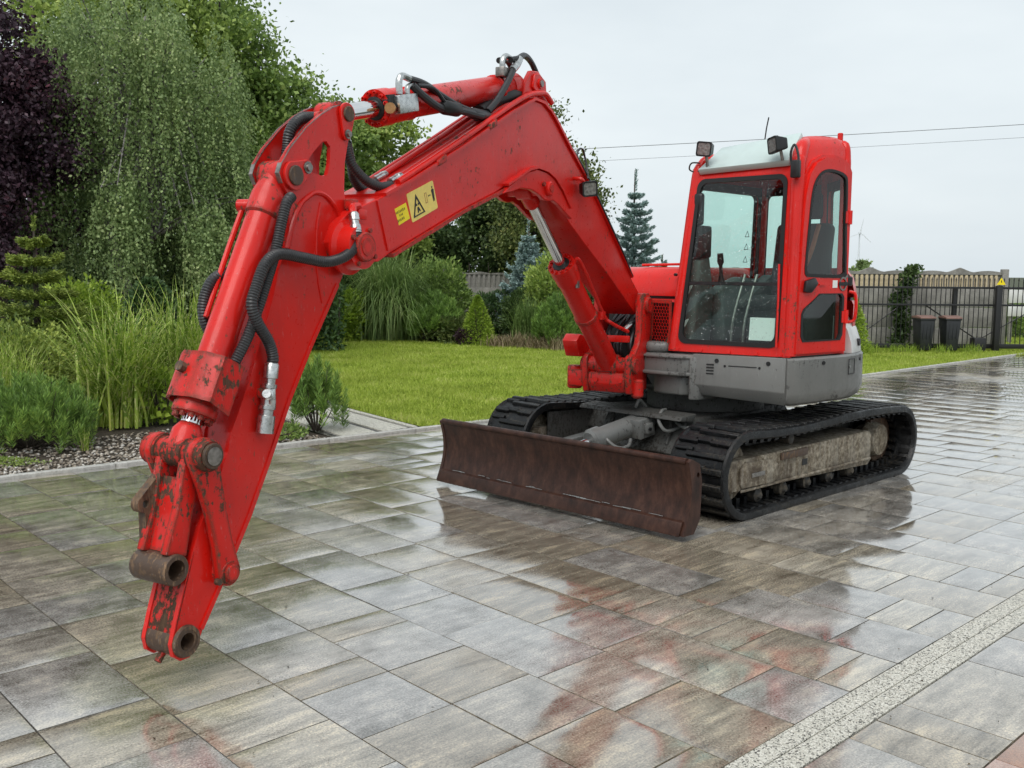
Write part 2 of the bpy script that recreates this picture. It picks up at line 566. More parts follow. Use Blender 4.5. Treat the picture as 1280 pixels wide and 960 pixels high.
def paver_mat(name, cols, pink=False):
    m = Mat(name)
    geo = m.n('ShaderNodeNewGeometry')
    rnd = m.math('FRACT', m.math('ADD', m.n('ShaderNodeObjectInfo').outputs['Random'], geo.outputs['Random Per Island']))
    off = m.n('ShaderNodeCombineXYZ'); m.put(off.inputs[0], m.math('MULTIPLY', rnd, 37.0)); m.put(off.inputs[1], m.math('MULTIPLY', rnd, 91.0))
    rot = m.n('ShaderNodeVectorRotate', _rotation_type='Z_AXIS'); m.t.links.new(geo.outputs['Position'], rot.inputs['Vector']); rot.inputs['Angle'].default_value = -ROTB
    ad = m.n('ShaderNodeVectorMath', _operation='ADD'); m.t.links.new(rot.outputs[0], ad.inputs[0]); m.t.links.new(off.outputs[0], ad.inputs[1])
    P = ad.outputs[0]
    st = m.noise(1.0, 6, .72, m.coord(vec=P, scale=(2.6, 15, 1)), .12)          # streaks
    bl = m.noise(5.0, 5, .72, P)                                               # blotches
    gr = m.noise(120, 3, .65, P)                                               # sand grain
    f = m.math('ADD', m.math('ADD', m.math('MULTIPLY', st, m.math('MULTIPLY_ADD', rnd, .42, .30)), m.math('MULTIPLY', bl, m.math('MULTIPLY_ADD', rnd, -.42, .66))), m.math('MULTIPLY', m.math('SUBTRACT', gr, .5), .30))
    c = m.ramp(f, [(.33, cols[0]), (.43, cols[1]), (.51, cols[2]), (.60, cols[3])])
    tintsel = m.ramp(rnd, [(.0, (1.0, 1.0, 1.04)), (.3, (.88, .9, .95)), (.55, (1.06, 1.0, .9)), (.8, (.78, .71, .6)), (1.0, (1.2, 1.16, 1.06))])
    c = m.mix(1.0, c, tintsel, 'MULTIPLY')
    c = m.mix(.35, c, m.ramp(gr, [(.3, .25), (.5, .75), (.7, 1.25)]), 'MULTIPLY')
    # soaked areas are darker and glossier than the damp ones
    wp = m.noise(.55, 4, .6, geo.outputs['Position'])
    wet = m.ramp(m.math('ADD', m.math('MULTIPLY', wp, .8), m.math('MULTIPLY', bl, .2)), [(.40, 0.0), (.50, 1.0)])
    c = m.mix(m.math('MULTIPLY', wet, .38), c, (.34, .31, .26), 'MULTIPLY')
    m.set(Base_Color=c)
    rg = m.math('ADD', m.mix(wet, (.34, .34, .34), (.09, .09, .09)), m.math('MULTIPLY', m.ramp(gr, [(.4, 0.0), (.7, .12)]), 1.0))
    m.set(Roughness=rg)
    m.b.inputs['Specular IOR Level'].default_value = .6
    m.put(m.b.inputs['Coat Weight'], m.math('MULTIPLY_ADD', wet, .3, .7)); m.b.inputs['Coat IOR'].default_value = 2.05
    m.put(m.b.inputs['Coat Roughness'], m.math('ADD', m.mix(wet, (.18, .18, .18), (.05, .05, .05)), m.math('MULTIPLY', m.ramp(bl, [(.4, 0.0), (.7, .1)]), 1.0)))
    m.bump(m.math('ADD', m.math('MULTIPLY', gr, .5), m.math('MULTIPLY', m.noise(30, 4, .6, P), .5)), .12, .0022)
    return m.m


M_paver = paver_mat('wet_streaked_paver', [(.125, .108, .084), (.31, .288, .25), (.46, .435, .39), (.74, .68, .56)])
M_pink = paver_mat('pink_paver', [(.30, .15, .10), (.42, .23, .16), (.48, .28, .2), (.55, .36, .27)])
_m = Mat('washed_terrazzo_stone')
_v = _m.n('ShaderNodeTexVoronoi'); _v.inputs['Scale'].default_value = 185; _m.t.links.new(_m.coord('Position'), _v.inputs['Vector'])
_hs = _m.n('ShaderNodeSeparateColor'); _m.t.links.new(_v.outputs['Color'], _hs.inputs[0])
_c = _m.ramp(_hs.outputs[0], [(.0, (.05, .048, .042)), (.14, (.13, .125, .11)), (.22, (.40, .385, .33)), (.7, (.56, .54, .47)), (1.0, (.72, .70, .63))])
_m.set(Base_Color=_c, Roughness=.45); _m.bump(_v.outputs['Distance'], .5, .004)
M_terrazzo = _m.m

ROW = .4085
GAP = .0062
_pm = {}


def paver_mesh(lb, lc, mat, dome=.0026, key=''):
    k = (round(lb, 3), round(lc, 3), mat.name)
    if k in _pm: return _pm[k]
    hb, hc = lb / 2 - GAP / 2, lc / 2 - GAP / 2
    e = .045
    us = [-1, -1 + e / hb, 0, 1 - e / hb, 1]; ws = [-1, -1 + e / hc, 0, 1 - e / hc, 1]
    v = []; f = []
    for w in ws:
        for u in us:
            d = max(abs(u) ** 3, abs(w) ** 3)
            edge = (abs(u) == 1) or (abs(w) == 1)
            v.append((u * hb, w * hc, -dome * .45 * d - (dome * .9 if edge else 0)))
    for j in range(4):
        for i in range(4):
            a = j * 5 + i
            f.append((a, a + 1, a + 6, a + 5))
    n = len(v)
    rim = [0, 1, 2, 3, 4, 9, 14, 19, 24, 23, 22, 21, 20, 15, 10, 5]
    cr = [0, 4, 24, 20]
    v += [v[i] for i in cr] + [(v[i][0], v[i][1], -.05) for i in cr]
    for i in range(4):
        j = (i + 1) % 4
        f.append((n + i, n + 4 + i, n + 4 + j, n + j))
    me = bpy.data.meshes.new('paver')
    me.from_pydata(v, [], f)
    me.polygons.foreach_set('use_smooth', [i < 16 for i in range(len(me.polygons))])
    me.materials.append(mat)
    _pm[k] = (me, v, f)
    return _pm[k]


def in_view(x, y, z=0.0, margin=.12):
    d = Vector((x, y, z)) - Vector((0, 0, CAM_H))
    zz = d.dot(_fw)
    if zz <= .3: return False
    u, w = d.dot(_r2) / zz * 1204.4 / 640, d.dot(_u2) / zz * 1204.4 / 480
    return abs(u) < 1 + margin and abs(w) < 1 + margin


slabs = []      # (b, c, lb, lc, mat)
prng = random.Random(11)
for k in range(-6, 50):
    b0 = 1.407 + ROW * k
    cend = kerb_c(b0 + ROW / 2) - .012
    c = 1.725
    first = True
    while c < cend - .03:
        L = prng.choice([.2043, .4085, .4085, .4085, .6128, .6128])
        if first: L = prng.choice([.15, .33, .51, .6128]); first = False
        if c + L > cend - .07: L = cend - c
        slabs.append((b0 + ROW / 2, c + L / 2, ROW, L, M_paver))
        c += L
# the border beyond the pale strip, then pink slabs
b = -1.2
while b < 9:
    L = prng.choice([.2043, .4085, .6128, .6128])
    slabs.append((b + L / 2, 1.543 - .2025, L, .405, M_paver)); b += L
for r in range(6):
    b = -1.0 + .13 * (r % 2)
    while b < 8:
        L = prng.choice([.2043, .3])
        slabs.append((b + L / 2, 1.136 - .1 - .2 * r, L, .2, M_pink)); b += L
rest = []
cand = []
for s in slabs:
    x, y = bc(s[0], s[1])
    (cand if in_view(x, y, 0, .06) else rest).append((math.hypot(x, y), s))
cand.sort(key=lambda t: t[0])
parts, rest = cand[:290], [s for _, s in cand[290:]] + [s for _, s in rest]
for d, s in parts:
    x, y = bc(s[0], s[1])
    me, v, f = paver_mesh(*s[2:])
    T = Matrix.Translation((x, y, prng.uniform(-.0012, .0012))) @ M_BC @ Matrix.Rotation(math.radians(prng.uniform(-.22, .22)), 4, 'X') @ Matrix.Rotation(math.radians(prng.uniform(-.22, .22)), 4, 'Y')
    link('paver', me, pavement, T)
for mat_ in (M_paver, M_pink):
    gv = []; gf = []; gs = []
    for s in rest:
        if s[4] is not mat_: continue
        x, y = bc(s[0], s[1])
        me, v, f = paver_mesh(*s[2:])
        T = Matrix.Translation((x, y, prng.uniform(-.0012, .0012))) @ M_BC @ Matrix.Rotation(math.radians(prng.uniform(-.25, .25)), 4, 'X') @ Matrix.Rotation(math.radians(prng.uniform(-.25, .25)), 4, 'Y')
        n = len(gv)
        gv += [tuple(T @ Vector(p)) for p in v]; gf += [tuple(i + n for i in q) for q in f]; gs += [i < 16 for i in range(len(f))]
    me = bpy.data.meshes.new('paver_field'); me.from_pydata(gv, [], gf); me.polygons.foreach_set('use_smooth', gs); me.materials.append(mat_)
    tag(link('paver_field', me, pavement), kind='stuff')

# pale washed strip: two rows of slim blocks
eb = MB().box(-.199, .199, -.0425, .0425, -.05, .001).mesh('strip_block', M_terrazzo, .003, 1)
for r in range(2):
    b = -.4 + .17 * r
    while b < 8.5:
        x, y = bc(b + .2, 1.545 + .0445 + .089 * r)
        link('strip_block', eb, pavement, Matrix.Translation((x, y, .0005)) @ M_BC)
        b += .401

# kerb of long pale stones between the paving and the garden
M_conc = Mat('pale_concrete'); _n = M_conc.noise(25, 6, .65, M_conc.coord('Position')); _n2 = M_conc.noise(180, 2, .5, M_conc.coord('Position'))
M_conc.set(Base_Color=M_conc.mix(.4, M_conc.ramp(_n, [(.3, (.36, .35, .32)), (.7, (.64, .63, .59))]), M_conc.ramp(_n2, [(.35, .2), (.6, .85)]), 'MULTIPLY'), Roughness=.6); M_conc.bump(_n2, .3, .003)
M_conc = M_conc.m
kerb = tag(link('kerb', None), kind='structure')
b = -3.0
while b < 21.4:
    b1 = b + .998
    p, q = Vector((*bc(b, kerb_c(b)), 0)), Vector((*bc(b1, kerb_c(b1)), 0))
    d = (q - p); L = d.length; a = math.atan2(d.y, d.x)
    km = MB().box(.002, L - .002, 0, .078, -.1, .022).mesh('kerb_stone', M_conc, .006, 2)
    link('kerb_stone', km, kerb, Matrix.Translation(p) @ Matrix.Rotation(a, 4, 'Z'))
    b = b1

# short path of pale washed slabs with dark setts, leading from the paving past the bed
_m = Mat('dark_sett_stone'); _n = _m.noise(60, 4, .6, _m.coord('Position'))
_m.set(Base_Color=_m.ramp(_n, [(.3, (.03, .03, .032)), (.7, (.085, .085, .09))]), Roughness=.4); M_sett = _m.m
path = sheet('path', [bc(5.16, 7.95), bc(6.15, 7.87), bc(6.34, 9.5), bc(6.74, 11.0), bc(5.85, 11.4), bc(5.5, 9.8)], -.004, M_sett)
for i in range(8):
    c0, c1 = 7.98 + .40 * i, 7.98 + .40 * (i + 1) - .008
    s0, s1 = .10 * i * .5, .10 * (i + 1) * .5
    for k, (u0, u1) in enumerate(((5.20, 5.60), (5.68, 6.00), (6.06, 6.13))):
        q = [bc(u0 + s0, c0), bc(u1 + s0, c0), bc(u1 + s1, c1), bc(u0 + s1, c1)]
        MB().prism(q, -.04, .012, fn=lambda a, b_, w: (a, b_, w)).build('path_slab', M_terrazzo, path, bevel=.004, seg=1)

# lawn blades (nobody could count them)
def lawn_patch(m, c):
    a = m.noise(.7, 5, .65, m.coord('Position')); b_ = m.noise(5.0, 4, .6, m.coord('Position'))
    c = m.mix(m.ramp(a, [(.45, 0.0), (.65, .5)]), c, (.36, .43, .08))
    return m.mix(m.ramp(b_, [(.55, 0.0), (.72, .55)]), c, (.16, .25, .04))


M_grass = leafmat('lawn_blade', [(.0, (.14, .20, .025)), (.35, (.32, .42, .055)), (.7, (.46, .55, .10)), (1.0, (.62, .62, .24))], .35, .55, .2, lawn_patch)
LP = np.array(LAWN)


def inside(P, poly):
    x, y = P[:, 0], P[:, 1]; r = np.zeros(len(P), bool); j = len(poly) - 1
    for i in range(len(poly)):
        xi, yi = poly[i]; xj, yj = poly[j]
        t = ((yi > y) != (yj > y)) & (x < (xj - xi) * (y - yi) / (yj - yi + 1e-12) + xi)
        r ^= t; j = i
    return r


n = 420000
Y = 9.5 + (28 - 9.5) * rng.random(n) ** 1.35
X = (rng.random(n) * 1.36 - .52) * Y * .72
P = np.stack([X, Y], 1)
P = P[inside(P, LP)]
n = len(P)
h = rng.uniform(.025, .06, n) * (1 + .4 * (rng.random(n) < .08)); a = rng.uniform(0, 2 * math.pi, n); w = rng.uniform(.0035, .007, n) * (1 + P[:, 1] / 25)
lean = rng.normal(0, .45, (n, 2)) * h[:, None]
z0 = np.full(n, .0)
T = np.empty((n, 3, 3))
T[:, 0] = np.stack([P[:, 0] - np.cos(a) * w, P[:, 1] - np.sin(a) * w, z0], 1)
T[:, 1] = np.stack([P[:, 0] + np.cos(a) * w, P[:, 1] + np.sin(a) * w, z0], 1)
T[:, 2] = np.stack([P[:, 0] + lean[:, 0], P[:, 1] + lean[:, 1], h], 1)
tag(link('lawn_grass', fast_mesh('lawn_grass', T, 3, M_grass)), 'short mown green lawn grass beyond the pale kerb', 'grass', kind='stuff')

# pebbles in the bed along the kerb
_m = Mat('river_pebble'); _g = _m.n('ShaderNodeNewGeometry').outputs['Random Per Island']; _n = _m.noise(60, 3, .5, _m.coord('Position'))
_m.set(Base_Color=_m.mix(.3, _m.ramp(_g, [(.0, (.06, .05, .04)), (.3, (.2, .16, .12)), (.6, (.33, .28, .22)), (.85, (.5, .46, .4)), (1.0, (.66, .64, .6))]), _m.ramp(_n, [(.3, .3), (.7, 1.0)]), 'MULTIPLY'), Roughness=.4)
octv = np.array([(1, 0, 0), (.3, .95, 0), (-.8, .6, 0), (-.8, -.6, 0), (.3, -.95, 0), (0, 0, 1), (0, 0, -1)])
octf = [(i, (i + 1) % 5, 5) for i in range(5)] + [((i + 1) % 5, i, 6) for i in range(5)]
gv = []; gf = []
for i in range(5200):
    b = rng.uniform(.6, 5.6); dc = rng.random() ** 1.3 * 1.5
    c = kerb_c(b) + .10 + dc
    if b > 5.05 and c < 9.4: continue
    x, y = bc(b, c); s = rng.uniform(.009, .026) * (1.15 if rng.random() < .2 else .9)
    A = Matrix.Rotation(rng.uniform(0, 6.3), 3, 'Z') @ Matrix.Rotation(rng.normal(0, .35), 3, 'X')
    V = octv * np.array([s, s * rng.uniform(.6, 1), s * rng.uniform(.45, .75)])
    n = len(gv)
    gv += [tuple(A @ Vector(q) + Vector((x, y, s * .3 - .008))) for q in V]; gf += [tuple(k + n for k in q) for q in octf]
me = bpy.data.meshes.new('pebbles'); me.from_pydata(gv, [], gf); me.polygons.foreach_set('use_smooth', [True] * len(me.polygons)); me.materials.append(_m.m)
tag(link('pebbles', me), 'brown and cream pebbles along the garden bed edge', 'pebbles', kind='stuff')

# scraps of leaf and grit lying on the slabs
M_scrap = leafmat('dry_leaf_scrap', [(.0, (.012, .01, .008)), (.5, (.05, .035, .02)), (1.0, (.12, .09, .05))], 0, .7)
n = 170
Yd = 2.6 + 11 * rng.random(n) ** 1.5; Xd = (rng.random(n) - .5) * 1.15 * Yd
P = np.stack([Xd, Yd, np.full(n, .003)], 1)
bcx = P[:, :2] @ dB; ccx = P[:, :2] @ dC
P = P[(ccx < 7.3) & (ccx > .6)]; n = len(P)
a = rng.uniform(0, 6.3, n); L = rng.uniform(.003, .010, n) * (1 + .8 * (rng.random(n) < .06)); W = L * rng.uniform(.25, .7, n)
ca, sa = np.cos(a), np.sin(a); d1 = np.stack([ca, sa, np.zeros(n)], 1); d2 = np.stack([-sa, ca, np.zeros(n)], 1)
lift = np.stack([np.zeros(n), np.zeros(n), rng.uniform(.001, .006, n)], 1)
T = np.stack([P - d1 * L[:, None], P - d2 * W[:, None] + lift, P + d1 * L[:, None], P + d2 * W[:, None] + lift * .3], 1)
tag(link('paving_debris', fast_mesh('paving_debris', T, 4, M_scrap)), 'scattered dark grit and leaf scraps on the wet slabs', 'debris', kind='stuff')

# ------------------------------------------------------------------ excavator
F_UC = frame(47, 1.509, 7.766)
F_UP = frame(45, 1.604, 7.855)
F_BM = frame(30, .95, 7.3)
exc = tag(link('excavator', None, None, F_UC), 'red tracked excavator with folded arm and no bucket on the wet paving', 'excavator')


def V3(f, z, y): return Vector((f, y, z))


# --- tracks
M_rollers = paint('greasy_roller_steel', (.03, .027, .023), .47, .6, (.09, .075, .055), coat=0)
def track_path(n=120):
    """closed belt centre line in (f, z)"""
    pts = []
    fc, rc = (.985, .297), (-1.215, .282)
    rf, rr = .262, .250
    for i in range(15):
        a = -math.pi / 2 + math.pi * i / 14
        pts.append((fc[0] + rf * math.cos(a), fc[1] + rf * math.sin(a)))
    for t in (.15, .3, .45, .6, .75, .9):
        x = fc[0] + (rc[0] - fc[0]) * t
        sag = .022 * math.sin(t * math.pi * 2.0) * (1 if t < .5 else .7)
        pts.append((x, (fc[1] + rf) * (1 - t) + (rc[1] + rr) * t - sag))
    for i in range(15):
        a = math.pi / 2 + math.pi * i / 14
        pts.append((rc[0] + rr * math.cos(a), rc[1] + rr * math.sin(a)))
    for t in (.1, .3, .5, .7, .9):
        pts.append((rc[0] + (fc[0] - rc[0]) * t, .034))
    P = [Vector((x, 0, z)) for x, z in pts]
    # resample evenly
    P.append(P[0])
    d = [0]
    for a, b in zip(P, P[1:]): d.append(d[-1] + (b - a).length)
    out = []
    for k in range(n):
        s = d[-1] * k / n
        i = max(j for j in range(len(d) - 1) if d[j] <= s)
        t = (s - d[i]) / (d[i + 1] - d[i])
        out.append(P[i].lerp(P[i + 1], t))
    return out, d[-1]


TP, TL = track_path(132)
lug_bm = MB()
for y0, y1, dx in ((-.205, -.05, 0.0), (-.07, .07, .012), (.05, .205, 0.0)):
    q = [(-.026 + dx, 0), (.026 + dx, 0), (.018 + dx, .028), (-.018 + dx, .028)]
    lug_bm.prism(q, y0, y1)
lug_me = lug_bm.mesh('tread_lug', M_rubber, .004, 1)
lug2_bm = MB()
lug2_bm.prism([(-.024, 0), (.024, 0), (.016, .026), (-.016, .026)], -.205, .10)
lug2_bm.prism([(.012, 0), (.05, 0), (.042, .024), (.02, .024)], .06, .20)
lug2_me = lug2_bm.mesh('tread_lug', M_rubber, .004, 1)

for side in (1, -1):
    yc = side * .925
    mb = MB()
    m = len(TP)
    prof = [(-.228, .012), (-.222, .034), (-.205, .040), (-.19, .024), (.19, .024), (.205, .040), (.222, .034), (.228, .012), (.228, -.012), (.205, -.024), (-.205, -.024), (-.228, -.012)]
    v = []; f = []
    for i, p in enumerate(TP):
        t = (TP[(i + 1) % m] - TP[i - 1]).normalized()
        nrm = Vector((t.z, 0, -t.x))
        if nrm.dot(p - Vector((-.1, 0, .29))) < 0: nrm = -nrm
        for (y, o) in prof:
            v.append(p + nrm * o + Vector((0, yc + y, 0)))
    k = len(prof)
    for i in range(m):
        j = (i + 1) % m
        for a in range(k):
            b_ = (a + 1) % k
            f.append((i * k + a, i * k + b_, j * k + b_, j * k + a))
    mb.add(v, f)
    track = mb.build('track', M_rubber, exc, F_UC)
    # guide horns along the inside of the belt
    gh = MB()
    for i in range(0, m, 2):
        p = TP[i]; t = (TP[(i + 1) % m] - TP[i - 1]).normalized(); nrm = Vector((t.z, 0, -t.x))
        if nrm.dot(p - Vector((-.1, 0, .29))) < 0: nrm = -nrm
        R = Matrix((t, Vector((0, 1, 0)), nrm)).transposed().to_4x4(); R.translation = p + Vector((0, yc, 0))
        for yy in (-.06, .06):
            gh.box(-.02, .02, yy - .022, yy + .022, -.075, -.015, R)
        gh.box(-.022, .022, .12, .2, -.034, -.015, R); gh.box(-.022, .022, -.2, -.12, -.034, -.015, R)
    gh.build('guide_horn_row', M_rubber, track, F_UC, smooth=0)
    for i in range(0, m, 2):
        p = TP[i]; t = (TP[(i + 1) % m] - TP[i - 1]).normalized(); nrm = Vector((t.z, 0, -t.x))
        if nrm.dot(p - Vector((-.1, 0, .29))) < 0: nrm = -nrm
        ax = t if side * (1 if nrm.cross(t).y > 0 else -1) > 0 else t
        R = Matrix((t, nrm.cross(t), nrm)).transposed().to_4x4(); R.translation = p + nrm * .022 + Vector((0, yc, 0))
        if p.z < .06: R.translation = p + nrm * .008 + Vector((0, yc, 0))
        link('tread_lug', (lug_me if (i // 2) % 2 else lug2_me), track, F_UC @ R)
    # track frame beam with mud-caked face, end bosses, rollers, idler and sprocket
    yo = yc + side * .15
    tf = MB()
    tf.prism([(1.10, .185), (1.115, .2), (1.115, .375), (1.10, .392), (-.80, .40), (-.84, .37), (-.84, .16), (-.80, .13)], yc - .15, yc + .15)
    frm = tf.build('track_frame', M_mud, exc, F_UC, bevel=.006)
    pl_ = MB()
    pl_.prism([(.98, .20), (1.0, .24), (1.0, .33), (.95, .37), (.62, .36), (.52, .30), (.52, .23), (.6, .19)], *sorted((yo, yo + side * .022)))
    pl_.build('end_plate', M_mud, frm, F_UC, bevel=.008)
    MB().box(.72, .88, *sorted((yo + side * .02, yo + side * .028)), .262, .292).build('name_plate', M_steel, frm, F_UC, bevel=.003)
    MB().box(.15, .5, *sorted((yo, yo + side * .02)), .33, .385).build('grease_cover', M_rust, frm, F_UC, bevel=.008)
    MB().box(.13, .20, *sorted((yo - side * .03, yo + side * .004)), .255, .30).build('grease_hole', M_seal, frm, F_UC)
    MB().box(-.82, .98, *sorted((yo, yo + side * .014)), .17, .19).build('lower_flange', M_mud, frm, F_UC, bevel=.005)
    for fx in (.72, .40, .08, -.24, -.56):
        MB().lathe((fx, yc - .15, .112), (fx, yc + .15, .112), [(0, .02), (.05, .03), (.08, .05), (.3, .056), (.32, .05), (.68, .05), (.7, .056), (.92, .05), (.95, .03), (1, .02)], 18).build('track_roller', M_rollers, frm, F_UC)
    MB().lathe((.3, yc - .1, .455), (.3, yc + .12, .455), [(0, .02), (.02, .04), (.98, .04), (1, .02)], 14).build('carrier_roller', M_rollers, frm, F_UC)
    MB().box(-1.40, .98, *sorted((yc - side * .20, yc - side * .17)), .12, .517).build('gap_filler', M_under, frm, F_UC, bevel=.01)  # added filler plate: hides the bright paving behind so the gap stays dark
    idl = MB().lathe((.985, yc - .07, .297), (.985, yc + .07, .297), [(0, .05), (.02, .19), (.25, .225), (.75, .225), (.98, .19), (1, .05)], 28).build('front_idler', M_mud, exc, F_UC)
    spr = MB()
    teeth = []
    for i in range(36):
        a = 2 * math.pi * i / 36; r = .215 if (i % 2) else .185
        teeth.append((-1.215 + r * math.cos(a), .282 + r * math.sin(a)))
    spr.prism(teeth, yc - .025, yc + .025)
    sp = spr.build('drive_sprocket', M_rust, exc, F_UC, bevel=.004)
    MB().lathe((-1.12, yc - .1 * side, .284), (-1.12, yo - side * .06, .284), [(0, .1), (.5, .15), (.93, .13), (.99, .125), (1.0, .10)], 28).build('drive_motor_cover', M_mud, sp, F_UC)

# --- lower frame between the tracks
uf = MB()
uf.prism([(.78, .30), (.60, .56), (-.62, .58), (-.85, .34), (-.6, .22), (.6, .22)], -.42, .42)
for s in (1, -1):
    uf.prism([(.45, .54), (.52, .36), (.35, .22), (-.5, .22), (-.6, .36), (-.5, .52)], *sorted((s * .40, s * .80)))
under = uf.build('lower_frame', M_under, exc, F_UC, bevel=.02)
MB().cyl((-.1, 0, .55), (-.1, 0, .70), .47, n=40, ch=.012).build('slewing_ring', M_under, exc, F_UC)
MB().prism([(.62, .60), (.80, .59), (.82, .56), (.66, .54)], -.55, .45).build('front_lip', M_under, under, F_UC, bevel=.008)
for y in (-.32, .25, .38):
    MB().tube([(.66, y, .56), (.70, y + .02, .45), (.74, y + .02, .36)], .014, 8, 4).build('bracket_rod', M_under, under, F_UC)

# --- dozer blade, its arms and its lift cylinder
def blade_pt(t):
    """profile bottom (t=0) to top (t=1): concave face"""
    z = .035 + .455 * t
    f = 1.80 - .060 * math.sin(math.pi * min(1, t * .93)) + .0 * t - .02 * t
    return f, z
YB = lambda y: -.048 * (y - .066)
secs = [blade_pt(i / 14) for i in range(15)]
bl = MB()
v = []; f = []
W = [-1.043, -.8, -.4, 0, .4, .8, 1.172]
ring = [(a, z) for a, z in secs] + [(a - .028, z + .004) for a, z in reversed(secs)]
for y in W:
    for a, z in ring: v.append((a + YB(y), y, z))
k = len(ring)
for i in range(len(W) - 1):
    for j in range(k):
        j2 = (j + 1) % k
        f.append((i * k + j, i * k + j2, (i + 1) * k + j2, (i + 1) * k + j))
f.append(tuple(range(k))); f.append(tuple((len(W) - 1) * k + j for j in reversed(range(k))))
blade = bl.add(v, f).build('dozer_blade', M_blade, exc, F_UC)
ce = MB()
v = []
for y in (-1.043, 1.172):
    for a, z in ((1.80, .03), (1.815, .034), (1.785, .115), (1.758, .125)): v.append((a + YB(y) + .006, y, z))
ce.add(v, [(0, 1, 2, 3), (7, 6, 5, 4), (0, 4, 5, 1), (1, 5, 6, 2), (2, 6, 7, 3), (3, 7, 4, 0)]).build('cutting_edge', M_blade, blade, F_UC, bevel=.004)
MB().tube([(secs[-1][0] - .012 + YB(-1.043), -1.043, .49), (secs[-1][0] - .012 + YB(1.172), 1.172, .49)], .021, 12, 0).build('top_lip', M_blade, blade, F_UC)
for i in range(18):
    y0 = prng.uniform(-.95, 1.0); L_ = prng.uniform(.03, .16) if i < 18 else prng.uniform(.01, .04)
    zz = .128 + prng.uniform(-.003, .005) if i < 18 else prng.uniform(.15, .42)
    a0 = blade_pt((zz - .035) / .455)[0] + (.006 if i < 18 else .001)
    MB().tube([(a0 + YB(y0), y0, zz), (a0 + YB(y0 + L_ / 2) + .0006, y0 + L_ / 2, zz + .002), (a0 + YB(y0 + L_), y0 + L_, zz)], .0017, 4, 0).build('edge_scratch', M_fitting, blade, F_UC)
for y, s in ((1.172, 1), (-1.043, -1)):
    hole = [(1.672 + .014 * math.cos(t) + YB(y), .40 + .018 * math.sin(t)) for t in [2 * math.pi * i / 10 for i in range(10)]]
    MB().prism([(a + .004 + YB(y), z) for a, z in secs] + [(secs[-1][0] - .03 + YB(y), .505), (1.66 + YB(y), .47), (1.63 + YB(y), .36), (1.64 + YB(y), .12), (1.70 + YB(y), .035)], *sorted((y - s * .004, y + s * .026)), holes=[hole]).build('end_plate', M_blade, blade, F_UC)
for y in (-.5, .62):
    MB().prism([(.5, .26), (.5, .38), (1.2, .32), (1.60, .30), (1.62, .17), (1.25, .2)], y - .05, y + .05).build('blade_arm', M_grey, exc, F_UC, bevel=.012)
c0, c1 = Vector((.60, .02, .52)), Vector((1.60, -.12, .31))
cd = c1 - c0
cyl_ = MB().lathe(c0, c0 + cd * .62, [(0, .05), (.04, .085), (.1, .085), (.11, .078), (.84, .078), (.85, .092), (.97, .092), (1.0, .07)], 26).build('blade_cylinder', M_grey, exc, F_UC)
MB().cyl(c0 + cd * .6, c1, .034, n=18).build('piston_rod', M_chrome, cyl_, F_UC)
Rm = Matrix.Translation(c0 + cd * .20) @ Matrix.Rotation(.18, 4, 'Y') @ Matrix.Rotation(-.13, 4, 'Z')
MB().box(-.09, .07, .05, .15, -.075, .075, Rm).build('valve_block', M_grey, cyl_, F_UC, bevel=.012)
MB().box(-.04, .03, .14, .185, -.035, .04, Rm).build('valve_cap', M_grey, cyl_, F_UC, bevel=.006)
MB().cyl(Rm @ Vector((0, .18, 0)), Rm @ Vector((0, .195, 0)), .014, n=10).build('plug', M_black, cyl_, F_UC)
for pth in ([(.62, .16, .60), (.72, .2, .60), (.80, .24, .54), (.78, .3, .47), (.62, .34, .50)],
            [(.95, .1, .40), (1.02, .13, .36), (1.10, .09, .36), (1.14, .02, .42), (1.10, -.08, .47)],
            [(.60, .2, .57), (.66, .3, .52), (.70, .42, .50), (.6, .52, .52)],
            [(.60, -.05, .6), (.7, -.03, .66), (.78, 0, .62)]):
    MB().tube(pth, .013, 8).build('blade_hose', M_grey, cyl_, F_UC)

# --- upper structure: base skirt, body, hood, counterweight
def arc(a0, a1, r, n): return [(r * math.cos(math.radians(a0 + (a1 - a0) * i / n)), r * math.sin(math.radians(a0 + (a1 - a0) * i / n))) for i in range(n + 1)]


flat = lambda a, b_, w: (a, b_, w)
plan = [(.60, 1.04), (.55, 1.09), (.0, 1.165), (-.2, 1.15)] + arc(103, 262, 1.165, 22) + [(.05, -1.12), (.45, -.85), (.62, -.45), (.66, .0), (.735, .3)]
def loft(plan, zs, ins):
    """stack of plan outlines with inset per level"""
    mb = MB(); n = len(plan); v = []; f = []
    cx = sum(p[0] for p in plan) / n; cy = sum(p[1] for p in plan) / n
    for z, i in zip(zs, ins):
        for p in plan:
            d = Vector((p[0] - cx, p[1] - cy)); L = d.length
            v.append((p[0] - d.x / L * i, p[1] - d.y / L * i, z))
    for k in range(len(zs) - 1):
        for a in range(n):
            b_ = (a + 1) % n
            f.append((k * n + a, k * n + b_, (k + 1) * n + b_, (k + 1) * n + a))
    f.append(tuple(reversed(range(n)))); f.append(tuple((len(zs) - 1) * n + a for a in range(n)))
    return mb.add(v, f)


base = loft([(x * .985, y * .985) for x, y in plan], [.715, .74, .82, 1.035, 1.045], [.09, .04, .02, .015, .03]).build('base_frame', M_grey, exc, F_UP, smooth=40)
